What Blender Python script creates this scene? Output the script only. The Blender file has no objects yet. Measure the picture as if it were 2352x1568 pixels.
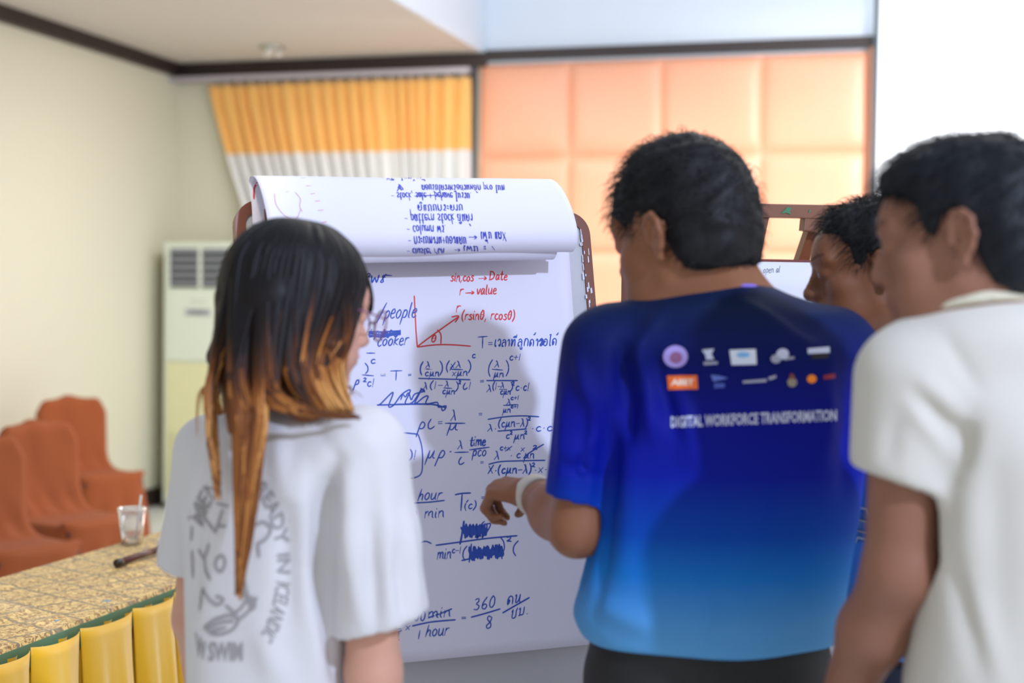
import bpy, bmesh, math, random
import numpy as np
from mathutils import Vector, Matrix
from mathutils.bvhtree import BVHTree

PI = math.pi
C = bpy.context.scene.collection
SC = bpy.context.scene
def R_(d): return math.radians(d)

# ------------------------------------------------------------------ camera
FPX, CX, CY = 3267.0, 1176.0, 784.0
CAM_H = 1.5
cam = bpy.data.cameras.new('camera')
cam.sensor_width = 36.0
cam.lens = 36.0 * FPX / 2352.0
cam.dof.use_dof = True
cam.dof.focus_distance = 2.86
cam.dof.aperture_fstop = 2.15
cam.clip_start = 0.05
camo = bpy.data.objects.new('camera', cam)
C.objects.link(camo)
CROT = Matrix.Rotation(R_(90 - 1.65), 4, 'X') @ Matrix.Rotation(R_(0.6), 4, 'Z')
camo.matrix_world = Matrix.Translation((0, 0, CAM_H)) @ CROT
SC.camera = camo
CR3 = CROT.to_3x3()
CAMP = Vector((0, 0, CAM_H))

# ------------------------------------------------------------------ world, lights, exposure
SC.view_settings.view_transform = 'Standard'
SC.view_settings.look = 'None'
SC.view_settings.gamma = 1.0
SC.view_settings.exposure = 0.0
SC.view_settings.use_curve_mapping = False
W = bpy.data.worlds.new('world'); SC.world = W; W.use_nodes = True
bgn = W.node_tree.nodes['Background']
bgn.inputs[0].default_value = (0.98, 0.95, 1.0, 1)
bgn.inputs[1].default_value = 0.93

def light(name, kind, loc, target, energy, color, **kw):
    l = bpy.data.lights.new(name, kind); l.energy = energy; l.color = color
    for k, v in kw.items(): setattr(l, k, v)
    o = bpy.data.objects.new(name, l); C.objects.link(o)
    o.location = loc
    d = Vector(target) - Vector(loc)
    o.rotation_euler = d.to_track_quat('-Z', 'Y').to_euler()
    return o
# the projector hung from the hall ceiling, right of and behind the photographer
light('projector_light', 'SPOT', (1.78, -0.34, 3.06), (0.1, 3.0, 1.35), 385, (0.60, 0.71, 1.0),
      spot_size=R_(125), spot_blend=0.6, shadow_soft_size=0.055)
# warm downlights of the low ceiling on the left
light('warm_ceiling_light', 'AREA', (-0.75, 7.9, 3.08), (-0.85, 8.4, 0), 50, (1.0, 0.98, 0.92), shape='DISK', size=1.6)
# added fill up in the raised ceiling, brightening the far upper wall
light('upper_wall_fill', 'AREA', (2.0, 6.9, 3.85), (1.7, 9.6, 2.6), 12, (0.88, 0.94, 1.0), shape='RECTANGLE', size=4.5, size_y=0.7)

light('hall_fill', 'AREA', (1.2, 5.2, 4.05), (1.0, 5.4, 0), 75, (1.0, 0.96, 0.9), shape='RECTANGLE', size=3.0, size_y=3.0)  # unseen fill, added to lift the back half of the hall
light('table_fill', 'SPOT', (-0.45, 1.5, 3.12), (-1.4, 3.5, .6), 215, (1.0, 0.9, 0.7), spot_size=R_(38), spot_blend=.9, shadow_soft_size=.12)  # added spot that brightens the table skirt and cloth
light('panel_wash', 'SPOT', (3.6, 3.2, 3.9), (2.0, 9.2, 1.45), 2500, (1.0, 0.93, 0.90), spot_size=R_(38), spot_blend=1.0, shadow_soft_size=0.25)  # added wall washer, overexposes the lower padded panels
# ------------------------------------------------------------------ rays
def ray(px, py):
    d = CR3 @ Vector(((px - CX) / FPX, (CY - py) / FPX, -1.0))
    return d
def at(px, py, y):
    d = ray(px, py); return CAMP + d * (y / d.y)
def on(px, py, p0, n):
    d = ray(px, py); t = (Vector(p0) - CAMP).dot(n) / d.dot(n); return CAMP + d * t

# ------------------------------------------------------------------ materials
def srgb(r, g, b):
    f = lambda c: (c / 12.92 if c <= .04045 else ((c + .055) / 1.055) ** 2.4)
    return (f(r / 255.), f(g / 255.), f(b / 255.), 1.0)
def mat(name, col, rough=.6, metal=0., spec=.5, bump=None, noise=None, sss=None, sheen=0, alpha=None, trans=0, emit=None, coat=0):
    m = bpy.data.materials.new(name); m.use_nodes = True
    nt = m.node_tree; b = nt.nodes['Principled BSDF']
    b.inputs['Base Color'].default_value = col
    b.inputs['Roughness'].default_value = rough
    b.inputs['Metallic'].default_value = metal
    b.inputs['Specular IOR Level'].default_value = spec
    b.inputs['Sheen Weight'].default_value = sheen
    b.inputs['Coat Weight'].default_value = coat
    b.inputs['Transmission Weight'].default_value = trans
    if sss:
        b.inputs['Subsurface Weight'].default_value = sss
        b.inputs['Subsurface Scale'].default_value = .01
        b.inputs['Subsurface Radius'].default_value = (1, .35, .2)
    if emit:
        b.inputs['Emission Color'].default_value = emit[0]; b.inputs['Emission Strength'].default_value = emit[1]
    tc = nt.nodes.new('ShaderNodeTexCoord')
    if noise:   # (scale, colour2, contrast)
        n = nt.nodes.new('ShaderNodeTexNoise'); n.inputs['Scale'].default_value = noise[0]; n.inputs['Detail'].default_value = 5
        r = nt.nodes.new('ShaderNodeValToRGB')
        r.color_ramp.elements[0].position = .5 - noise[2]; r.color_ramp.elements[1].position = .5 + noise[2]
        r.color_ramp.elements[0].color = noise[1]; r.color_ramp.elements[1].color = col
        nt.links.new(tc.outputs['Object'], n.inputs['Vector']); nt.links.new(n.outputs[0], r.inputs[0])
        nt.links.new(r.outputs[0], b.inputs['Base Color'])
    if bump:    # (scale, strength)
        n = nt.nodes.new('ShaderNodeTexNoise'); n.inputs['Scale'].default_value = bump[0]; n.inputs['Detail'].default_value = 4
        bp = nt.nodes.new('ShaderNodeBump'); bp.inputs['Strength'].default_value = bump[1]; bp.inputs['Distance'].default_value = .01
        nt.links.new(tc.outputs['Object'], n.inputs['Vector']); nt.links.new(n.outputs[0], bp.inputs['Height'])
        nt.links.new(bp.outputs[0], b.inputs['Normal'])
    return m
def set_ramp(cr, stops):
    stops = sorted(stops)
    cr.elements[1].position = stops[-1][0]; cr.elements[1].color = stops[-1][1]
    cr.elements[0].position = stops[0][0]; cr.elements[0].color = stops[0][1]
    for p, c in stops[1:-1]: cr.elements.new(p).color = c
def zramp(m, stops, z0, z1, noise=0.0):
    """colour that follows height: the printed dye gradient of a garment, the bleached ends of hair"""
    nt = m.node_tree; b = nt.nodes['Principled BSDF']
    tc = nt.nodes.new('ShaderNodeTexCoord'); sx = nt.nodes.new('ShaderNodeSeparateXYZ')
    mr = nt.nodes.new('ShaderNodeMapRange'); mr.inputs[1].default_value = z0; mr.inputs[2].default_value = z1
    r = nt.nodes.new('ShaderNodeValToRGB'); cr = r.color_ramp
    set_ramp(cr, stops)
    nt.links.new(tc.outputs['Object'], sx.inputs[0]); nt.links.new(sx.outputs[2], mr.inputs[0])
    nt.links.new(mr.outputs[0], r.inputs[0]); nt.links.new(r.outputs[0], b.inputs['Base Color'])
    return m

# ------------------------------------------------------------------ object helpers
def mesh_obj(name, verts, faces, m=None, parent=None, smooth=False):
    me = bpy.data.meshes.new(name); me.from_pydata([tuple(v) for v in verts], [], [tuple(f) for f in faces]); me.update()
    if smooth: me.polygons.foreach_set('use_smooth', [True] * len(me.polygons))
    o = bpy.data.objects.new(name, me); C.objects.link(o)
    if m: me.materials.append(m)
    if parent: o.parent = parent; o.matrix_parent_inverse = parent.matrix_world.inverted()
    return o
def tag(o, label=None, cat=None, group=None, kind=None):
    if label: o['label'] = label
    if cat: o['category'] = cat
    if group: o['group'] = group
    if kind: o['kind'] = kind
    return o
def thing(name, label, cat, loc=(0, 0, 0), group=None, rz=0):
    o = bpy.data.objects.new(name, None); C.objects.link(o); o.empty_display_size = .1
    o.matrix_world = Matrix.Translation(loc) @ Matrix.Rotation(rz, 4, 'Z')
    return tag(o, label, cat, group)
class MB:
    def __init__(s): s.v = []; s.f = []
    def add(s, vs, fs):
        b = len(s.v); s.v += [Vector(v) for v in vs]; s.f += [tuple(i + b for i in f) for f in fs]
    def box(s, c, sz, M=None, bev=0):
        bm = bmesh.new(); bmesh.ops.create_cube(bm, size=1)
        for v in bm.verts: v.co = Vector((v.co.x * sz[0], v.co.y * sz[1], v.co.z * sz[2]))
        if bev: bmesh.ops.bevel(bm, geom=bm.edges[:], offset=bev, segments=2, affect='EDGES', profile=.7)
        T = Matrix.Translation(c) if M is None else M @ Matrix.Translation(c)
        bm.verts.index_update()
        s.add([T @ v.co for v in bm.verts], [[v.index for v in f.verts] for f in bm.faces]); bm.free()
    def bar(s, a, b, w, h, up=(0, 0, 1), bev=.002):
        a, b = Vector(a), Vector(b); d = b - a; L = d.length; y = d.normalized()
        x = y.cross(Vector(up)).normalized(); z = x.cross(y)
        M = Matrix((x, y, z)).transposed().to_4x4(); M.translation = (a + b) / 2
        s.box((0, 0, 0), (w, L, h), M, bev)
    def tube(s, pts, r, n=10, cap=True):
        pts = [Vector(p) for p in pts]; m = len(pts); rs = r if isinstance(r, (list, tuple)) else [r] * m
        vs = []; fs = []; ref = Vector((.13, .21, .97))
        for i, p in enumerate(pts):
            t = (pts[min(i + 1, m - 1)] - pts[max(i - 1, 0)]).normalized()
            x = t.cross(ref).normalized(); y = t.cross(x)
            for k in range(n):
                a = 2 * PI * k / n; vs.append(p + (x * math.cos(a) + y * math.sin(a)) * rs[i])
        for i in range(m - 1):
            for k in range(n):
                fs.append((i * n + k, i * n + (k + 1) % n, (i + 1) * n + (k + 1) % n, (i + 1) * n + k))
        if cap: fs += [tuple(range(n - 1, -1, -1)), tuple((m - 1) * n + k for k in range(n))]
        s.add(vs, fs)
    def lathe(s, c, prof, n=28, M=None):
        vs = []; fs = []; m = len(prof)
        for (r, z) in prof:
            for k in range(n):
                a = 2 * PI * k / n; p = Vector((r * math.cos(a), r * math.sin(a), z))
                vs.append((M @ p if M else p) + Vector(c))
        for i in range(m - 1):
            for k in range(n): fs.append((i * n + k, i * n + (k + 1) % n, (i + 1) * n + (k + 1) % n, (i + 1) * n + k))
        s.add(vs, fs)
    def grid(s, fn, nu, nv):
        vs = [fn(i / nu, j / nv) for j in range(nv + 1) for i in range(nu + 1)]
        fs = [(j * (nu + 1) + i, j * (nu + 1) + i + 1, (j + 1) * (nu + 1) + i + 1, (j + 1) * (nu + 1) + i) for j in range(nv) for i in range(nu)]
        s.add(vs, fs)
    def build(s, name, m, parent=None, smooth=False): return mesh_obj(name, s.v, s.f, m, parent, smooth)
def solidify(o, t, off=0):
    md = o.modifiers.new('s', 'SOLIDIFY'); md.thickness = t; md.offset = off; return o

# ================================================================== ROOM
CORN = at(408, 400, 10.5); CORN.z = 0
WA = Vector((.9642, -.2652, 0)); WN = Vector((.2652, .9642, 0))     # along the far wall / into depth
def rm(a, b, z): return CORN + WA * a + WN * b + Vector((0, 0, z))
def wall_hit(px, py, off=0):
    p = on(px, py, CORN - WN * off, WN); q = p - CORN
    return q.dot(WA), p.z
ROOMM = Matrix((WA, WN, Vector((0, 0, 1)))).transposed().to_4x4(); ROOMM.translation = CORN
CEIL = 3.20; HIGH = 4.15
m_wall = mat('cream_wall_paint', srgb(222, 220, 198), .85, bump=(60, .03))
m_wallhi = mat('white_upper_wall_paint', srgb(226, 236, 246), .8)
m_ceil = mat('ceiling_paint', srgb(212, 206, 198), .9)
m_trim = mat('dark_brown_wood', srgb(46, 34, 32), .45, bump=(30, .1))
m_floor = mat('pale_floor_tile', srgb(236, 240, 236), .2)
m_grout = mat('tile_grout', srgb(150, 150, 145), .8)

def wall_box(name, a0, a1, b0, b1, z0, z1, m):
    mb = MB(); mb.box(((a0 + a1) / 2, (b0 + b1) / 2, (z0 + z1) / 2), (a1 - a0, b1 - b0, z1 - z0), ROOMM)
    return tag(mb.build(name, m), kind='structure')
A_SOF = wall_hit(1110, 125)[0]
A_END = 9.0
wall_box('wall_back', -.1, A_SOF, 0, .12, 0, CEIL, m_wall)
w2 = wall_box('wall_back_upper', A_SOF, A_END, 0, .12, 0, HIGH, m_wallhi)
wall_box('wall_left', -.12, 0, -14, .0, 0, CEIL, m_wall)
c1 = wall_box('ceiling', -.12, A_SOF, -14, .0, CEIL, HIGH + .1, m_ceil)
wall_box('ceiling_upper', A_SOF, A_END, -14, .12, HIGH, HIGH + .1, m_wallhi)
# soffit face of the raised ceiling, white
wall_box('trim_1', A_SOF, A_SOF + .012, -14, -.005, CEIL + .0, HIGH, m_wallhi)
# floor: tiles are real pieces where they can be seen
fl = wall_box('floor', -.12, A_END, -14, .12, -.05, -.004, m_grout)
tme = None
for i in range(15):
    for j in range(28):
        b = -(j + 1) * .5; a = i * .5
        if not (a < 2.6 and b > -7.2): continue
        if tme is None:
            mb = MB(); mb.box((.25, .25, -.004), (.494, .494, .012), None, .0015)
            t = mb.build('tile', m_floor, fl); tme = t.data
        else:
            t = bpy.data.objects.new('tile', tme); C.objects.link(t)
        t.parent = fl; t.matrix_parent_inverse = Matrix.Identity(4)
        t.matrix_world = ROOMM @ Matrix.Translation((a, b, 0))
# the rest of the floor, away from where tiles can be told apart
mb = MB()
mb.box((5.8 - .05, -7.0, -.0015), (6.3, 13.9, .005), ROOMM); mb.box((1.3, -10.6, -.0015), (2.6, 6.8, .005), ROOMM)
mb.build('tile_field', m_floor, fl)
# crown trims
zt1 = CEIL; zt0 = wall_hit(440, 178)[1]
wall_box('trim_2', 0, A_SOF + .03, -.06, 0, zt0, zt1 - .0, m_trim)
wall_box('trim_3', 0, .06, -14, -.0, zt0, zt1, m_trim)
a_scr = wall_hit(2003, 100)[0]
zt2 = wall_hit(1500, 104)[1]; zt3 = wall_hit(1500, 128)[1]
wall_box('trim_4', A_SOF + .03, a_scr + .2, -.055, 0, zt3, zt2, m_trim)
a0 = wall_hit(1083, 250)[0]; a1 = wall_hit(1097, 250)[0]
wall_box('trim_5', a0, a1, -.05, 0, 0.0, zt3, mat('dark_grey_trim', srgb(58, 52, 56), .4))
wall_box('baseboard_left', 0, .02, -14, 0, 0, .13, m_trim)
wall_box('baseboard_back', .02, a0, -.02, 0, 0, .13, m_trim)

# padded wall panels: each one its own piece of the wall
m_pad = mat('peach_leatherette', srgb(236, 168, 134), .42, bump=(25, .06))
cols = [wall_hit(x, 300, .04)[0] for x in (1099, 1306, 1519, 1748, 1992)]
zr = [wall_hit(1550, 132, .04)[1], wall_hit(1550, 353, .04)[1], wall_hit(1550, 578, .04)[1]]
rh = zr[1] - zr[2]
rows = zr + [zr[2] - rh, zr[2] - 2 * rh, zr[2] - 3 * rh]
if rows[-1] < .12: rows[-1] = .12
rng = random.Random(4)
for i in range(4):
    for j in range(len(rows) - 1):
        u0, u1, z1, z0 = cols[i], cols[i + 1], rows[j], rows[j + 1]
        mb = MB(); sd = rng.random() * 9
        def pf(u, v, u0=u0, u1=u1, z0=z0, z1=z1, sd=sd):
            e = max(0, 1 - abs(2 * u - 1) ** 7) * max(0, 1 - abs(2 * v - 1) ** 7)
            w = .005 * math.sin(u * 5 + sd) * math.sin(v * 4 + sd) * e + .003 * math.sin(u * 38 + sd) * max(0, .22 - v) * 4 * e
            return rm(u0 + (u1 - u0) * u, -.012 - .042 * e ** .6 - w, z0 + (z1 - z0) * v)
        mb.grid(pf, 22, 22)
        mb.build('panel', m_pad, w2, True)
wall_box('trim_6', cols[4], a_scr + .02, -.045, 0, 0, zt3, mat('peach_edge_trim', srgb(196, 138, 108), .5))

# projection screen
m_black = mat('screen_border', srgb(70, 84, 92), .5)
m_scr = mat('glowing_screen_fabric', srgb(235, 240, 245), .9, emit=((.93, .97, 1, 1), .95))  # emission stands in for the projector's light on the fabric
sx0 = wall_hit(2004, 300, .12)[0]; sx1 = wall_hit(2016, 300, .12)[0]
scr = thing('projection_screen', 'large brightly glowing white projection screen with a thin dark border, at the right edge', 'projection screen', rm(sx0 + 1.5, -.12, 1.2))
mb = MB(); mb.box(((sx1 + sx0 + 3.0) / 2, -.115, 2.5), (sx0 + 3 - sx1, .006, 2.6), ROOMM); mb.build('screen_surface', m_scr, scr)
mb = MB()
mb.box(((sx0 + sx1) / 2, -.12, 2.5), (sx1 - sx0, .02, 2.7), ROOMM); mb.box((sx0 + 3.0, -.12, 2.5), (.035, .02, 2.7), ROOMM)
mb.box((sx0 + 1.5, -.12, 1.17), (3.03, .02, .05), ROOMM); mb.box((sx0 + 1.5, -.12, 3.83), (3.03, .02, .05), ROOMM)
mb.build('border', m_black, scr)
mb = MB(); mb.box((sx0 + 1.5, -.1, 3.92), (3.1, .1, .1), ROOMM, .01); mb.build('roller_housing', mat('white_metal', srgb(225, 225, 225), .4), scr)

# curtain
m_cur = mat('curtain_cloth', srgb(236, 178, 92), .75, bump=(120, .08), sheen=.2)
zc_top = wall_hit(700, 190, .08)[1]; zc_band = wall_hit(700, 352, .08)[1]
nt = m_cur.node_tree; b = nt.nodes['Principled BSDF']
tc = nt.nodes.new('ShaderNodeTexCoord'); sp = nt.nodes.new('ShaderNodeSeparateXYZ')
gt = nt.nodes.new('ShaderNodeMath'); gt.operation = 'GREATER_THAN'; gt.inputs[1].default_value = zc_band
mx = nt.nodes.new('ShaderNodeMix'); mx.data_type = 'RGBA'
mx.inputs[6].default_value = srgb(228, 228, 226); mx.inputs[7].default_value = srgb(248, 192, 108)
nt.links.new(tc.outputs['Object'], sp.inputs[0]); nt.links.new(sp.outputs[2], gt.inputs[0])
nt.links.new(gt.outputs[0], mx.inputs[0]); nt.links.new(mx.outputs[2], b.inputs['Base Color'])
cr = thing('curtain', 'pleated window curtain, orange above and white below, gathered to the right beside padded panels', 'curtain', rm(1.7, -.1, .1))
ct_l = wall_hit(474, 200, .12)[0]; ct_r = wall_hit(1080, 170, .1)[0]
cb_l = wall_hit(556, 470, .12)[0]
zbot = 1.0; rc = random.Random(8); NP = 21
bounds = [0]
for i in range(NP): bounds.append(bounds[-1] + rc.uniform(.6, 1.4))
bounds = [x / bounds[-1] for x in bounds]
def fold(u):
    for i in range(NP):
        if u <= bounds[i + 1]:
            return i, (u - bounds[i]) / (bounds[i + 1] - bounds[i])
    return NP - 1, 1
amp = [rc.uniform(.6, 1.3) for _ in range(NP + 1)]
def curf(u, v):
    z = zc_top - (zc_top - zbot) * v
    k = min(1, (zc_top - z) / .9)
    al = ct_l + (cb_l - ct_l) * (k ** 1.25) + .1 * max(0, (zc_top - z) - .9)
    i, t = fold(u)
    d = math.cos(2 * PI * t) * .040 * amp[i] * (0.55 + .9 * min(1, v * 2.2)) + .006 * math.sin(9 * u + 7 * v)
    pinch = .012 * math.exp(-((v - .07) / .05) ** 2) * math.cos(4 * PI * t)
    a = al + (ct_r - al) * u + .004 * math.sin(2 * PI * t + v * 5)
    return rm(a, -.11 + d + pinch, z)
mb = MB(); mb.grid(curf, 460, 46); oc = mb.build('cloth', m_cur, cr, True); solidify(oc, .003)
m_rail = mat('rail_metal', srgb(196, 190, 200), .35, metal=.3)
zr0 = wall_hit(700, 168, .1)[1]; zr1 = wall_hit(700, 180, .1)[1]
mb = MB(); mb.box((ct_r / 2, -.1, (zr0 + zr1) / 2), (ct_r, .07, abs(zr0 - zr1)), ROOMM, .004); mb.build('rail', m_rail, cr)
hk = None
for i in range(NP):
    a = ct_l + (ct_r - ct_l) * (bounds[i] + bounds[i + 1]) / 2
    if hk is None:
        mb = MB(); mb.box((0, 0, 0), (.012, .03, .03), None, .003); h = mb.build('glider', m_rail, cr); hk = h.data
    else: h = bpy.data.objects.new('glider', hk); C.objects.link(h)
    h.parent = cr; h.matrix_parent_inverse = cr.matrix_world.inverted(); h.matrix_world = ROOMM @ Matrix.Translation((a, -.1, zr1 - .012))
# ceiling fixture
fp = on(624, 106, (0, 0, CEIL), Vector((0, 0, 1)))
cf = thing('ceiling_light', 'small silver ceiling light fitting with three glass bulbs on the low ceiling', 'ceiling light', fp)
m_glass = mat('fixture_glass', (1, 1, 1, 1), .1, trans=.6)
mb = MB(); mb.lathe(fp, [(0, -.001), (.085, -.002), (.088, -.012), (.06, -.022), (.03, -.03), (0, -.03)], 32)
mb.build('base_plate', mat('fixture_metal', srgb(190, 195, 190), .25, metal=.7), cf, True)
for k in range(3):
    a = k * 2.094 + .4; p = fp + Vector((math.cos(a) * .05, math.sin(a) * .05, -.04))
    mb = MB(); mb.lathe(p, [(.001, .02), (.018, .012), (.024, -.005), (.017, -.024), (.001, -.032)], 14); mb.build('bulb', m_glass, cf, True)

# air conditioner (floor-standing)
m_acw = mat('air_conditioner_shell', srgb(222, 230, 214), .45); m_acy = mat('air_conditioner_lower_panel', srgb(226, 224, 178), .5)
m_dark = mat('vent_black', srgb(18, 34, 30), .6); m_lv = mat('louvre_grey', srgb(166, 168, 178), .5)
ac_b = -.47
aL, zT = wall_hit(374, 556, .47); aR = aL + .575
zM = wall_hit(400, 830, .47)[1]
ac = thing('air_conditioner', 'tall cream floor-standing air conditioner with black louvres at the top', 'air conditioner', rm((aL + aR) / 2, ac_b / 2, 0))
def acbox(name, a0, a1, z0, z1, d0, d1, m, bev=.004):
    mb = MB(); mb.box(((a0 + a1) / 2, (d0 + d1) / 2, (z0 + z1) / 2), (a1 - a0, abs(d1 - d0), z1 - z0), ROOMM, bev); return mb.build(name, m, ac)
acbox('cabinet', aL, aR, .05, zT, -.19, ac_b + .012, m_acw, .01)
acbox('base', aL + .02, aR - .02, 0, .05, -.21, ac_b + .03, mat('base_white', srgb(226, 232, 236), .5))
acbox('upper_panel', aL + .03, aR - .03, zM + .006, wall_hit(430, 668, .47)[1], ac_b + .012, ac_b, m_acw)
acbox('lower_panel', aL + .03, aR - .03, .09, zM - .006, ac_b + .012, ac_b, m_acy)
g0 = wall_hit(388, 660, .48)[1]; g1 = wall_hit(388, 570, .48)[1]
ga0 = aL + .055; ga1 = aR - .05
acbox('vent_recess', ga0, ga1, g0, g1, ac_b + .014, ac_b + .008, m_dark, .001)
for k in range(5):
    z = g0 + (g1 - g0) * (k + .62) / 5
    for (x0, x1) in ((ga0 + .008, (ga0 + ga1) / 2 - .012), ((ga0 + ga1) / 2 + .012, ga1 - .008)):
        mb = MB(); mb.box(((x0 + x1) / 2, ac_b + .002, z), (x1 - x0, .012, .020), ROOMM @ Matrix.Translation((0, 0, 0)), .002); mb.build('louvre', m_lv, ac)
acbox('vent_mullion', (ga0 + ga1) / 2 - .012, (ga0 + ga1) / 2 + .012, g0, g1, ac_b + .006, ac_b - .006, m_acw, .002)
for x0, x1 in ((ga0 - .014, ga0), (ga1, ga1 + .014)): acbox('vent_frame', x0, x1, g0 - .012, g1 + .012, ac_b + .01, ac_b - .005, m_acw, .002)
pa0, pz0 = wall_hit(424, 724, .48); pa1, pz1 = wall_hit(482, 710, .48)
acbox('control_panel', pa0, pa1, pz0, pz1, ac_b, ac_b - .004, m_lv, .001)
acbox('control_display', pa0 + .04, pa1 - .04, pz0 + .01, pz1 - .01, ac_b - .003, ac_b - .006, mat('display_grey', srgb(130, 132, 138), .3), .001)
acbox('name_plate', pa0 + .04, pa1 - .04, pz1 + .045, pz1 + .065, ac_b, ac_b - .002, mat('plate_pale', srgb(205, 210, 200), .4), .0005)
lg0 = .14; lg1 = wall_hit(388, 990, .48)[1]
m_lgr = mat('grille_recess', srgb(170, 176, 132), .7)
acbox('intake_recess', aL + .055, aR - .055, lg0, lg1, ac_b + .002, ac_b - .001, m_lgr, .0005)
for k in range(16):
    z = lg0 + (lg1 - lg0) * (k + .5) / 16
    mb = MB(); mb.box(((aL + aR) / 2, ac_b - .004, z), (aR - aL - .12, .006, .021), ROOMM, .001); mb.build('grille_slat', m_acy, ac)
# brown strip standing in for the air conditioner's shadow in the corner
pc = thing('shadow_strip', 'tall beige-brown strip added as shadow in the corner left of the air conditioner', 'shadow strip', rm(aL - .075, -.1, 0))
c0 = wall_hit(350, 700, .2)[0]
c0 = max(c0, .01)
mb = MB(); mb.box(((c0 + aL - .004) / 2, -.14, (zT - .09) / 2), (aL - .008 - c0, .22, zT - .09), ROOMM, .004); mb.build('shade_box', mat('shadow_brown', srgb(168, 152, 116), .7), pc)  # shade given as a solid brown box
bz = wall_hit(353, 787, .25)[1]
mb = MB(); mb.box(((c0 + aL) / 2 - .02, -.255, bz), (.05, .012, .03), ROOMM, .003); mb.build('bracket', m_acw, pc)

# ================================================================== FLIP CHART EASEL
yaw_c = R_(23.5); lean = R_(12)
EU = Vector((math.cos(yaw_c), math.sin(yaw_c), 0)); NH = Vector((math.sin(yaw_c), -math.cos(yaw_c), 0))
EV = Vector((0, 0, 1)) * math.cos(lean) - NH * math.sin(lean)
EN = NH * math.cos(lean) + Vector((0, 0, 1)) * math.sin(lean)
EO = at(536, 461, 2.60)
BW = .718; BH = 1.02
def ch(u, v, w=0): return EO + EU * u + EV * v + EN * w
def chart_uv(px, py, w=0):
    p = on(px, py, EO + EN * w, EN) - EO; return p.dot(EU), p.dot(EV)
m_brown = mat('brown_enamel', srgb(122, 66, 46), .4, noise=(9, srgb(112, 58, 40), .2), coat=.2)
m_board = mat('whiteboard_grey', srgb(196, 196, 198), .35, noise=(5, srgb(182, 182, 186), .3))
m_paper = mat('flip_chart_paper', srgb(228, 225, 238), .75, spec=.2, bump=(3, .05))
m_paper2 = mat('flip_chart_paper_turned', srgb(232, 230, 242), .75, spec=.2, bump=(4, .05))

ez = thing('flip_chart_easel', 'brown-framed flip chart board on an easel, holding sheets full of formulas', 'easel', (ch(BW / 2, -BH).x, ch(BW / 2, -BH).y, 0))
def rrect(w, h, r, n=8):
    pts = []
    for cx, cy, a0 in ((w - r, -r, 90), (w - r, -h + r, 0), (r, -h + r, -90), (r, -r, 180)):
        for k in range(n + 1):
            a = R_(a0 - 90 * k / n) if a0 == 90 else R_(a0 - 90 * k / n)
            pts.append((cx + r * math.cos(a), cy + r * math.sin(a)))
    return pts
out = rrect(BW, BH, .045); inn = [(BW / 2 + (x - BW / 2) * (BW - .038) / BW, -BH / 2 + (y + BH / 2) * (BH - .05) / BH) for x, y in rrect(BW, BH, .02)]
# frame ring with depth
mb = MB(); n = len(out); vs = []
for (x, y) in out: vs.append(ch(x, y, .010))
for (x, y) in inn: vs.append(ch(x, y, .010))
for (x, y) in out: vs.append(ch(x, y, -.016))
for (x, y) in inn: vs.append(ch(x, y, -.016))
fs = []
for i in range(n):
    j = (i + 1) % n
    fs += [(i, j, n + j, n + i), (2 * n + i, 3 * n + i, 3 * n + j, 2 * n + j), (i, 2 * n + i, 2 * n + j, j), (n + i, n + j, 3 * n + j, 3 * n + i)]
mb.add(vs, fs); mb.build('frame', m_brown, ez)
# worn, chipped paint along the inner edge of the right upright, as flat chips of bare board
rng = random.Random(3); mb = MB()
for i in range(70):
    v = -.03 - rng.random() * .8; u = BW - .022 + rng.uniform(-.0015, .0025) + (rng.random() ** 4) * .014
    s = rng.uniform(.0008, .0022); h = rng.uniform(.002, .009)
    mb.add([ch(u - s, v - h, .0104), ch(u + s, v - h * .7, .0104), ch(u + s * .6, v + h, .0104), ch(u - s, v + h * .8, .0104)], [(0, 1, 2, 3)])
oc = mb.build('chipped_paint', mat('bare_chip', srgb(214, 216, 226), .6), ez); tag(oc, kind='stuff')
mb = MB()
mb.add([ch(.012, -.012, .006), ch(BW - .012, -.012, .006), ch(BW - .012, -BH + .012, .006), ch(.012, -BH + .012, .006),
        ch(.012, -.012, -.012), ch(BW - .012, -.012, -.012), ch(BW - .012, -BH + .012, -.012), ch(.012, -BH + .012, -.012)],
       [(0, 1, 2, 3), (7, 6, 5, 4), (0, 4, 5, 1), (1, 5, 6, 2), (2, 6, 7, 3), (3, 7, 4, 0)])
mb.build('board', m_board, ez)
def floor_of(p, d): t = -p.z / d.z; return p + d * t
for u in (.06, BW - .06):
    p = ch(u, -BH + .05, -.03); q = floor_of(p, EV * -1); mb = MB(); mb.bar(ch(u, -.1, -.03), q + Vector((0, 0, .0)), .025, .025); mb.build('leg', m_brown, ez)
p = ch(BW / 2, -.15, -.045); q = p + NH * -.75; q.z = 0
mb = MB(); mb.bar(p, q, .025, .025); mb.build('leg', m_brown, ez)
mb = MB(); mb.bar(ch(.03, -BH - .012, .03), ch(BW - .03, -BH - .012, .03), .05, .02); mb.build('tray', m_brown, ez)

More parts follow.
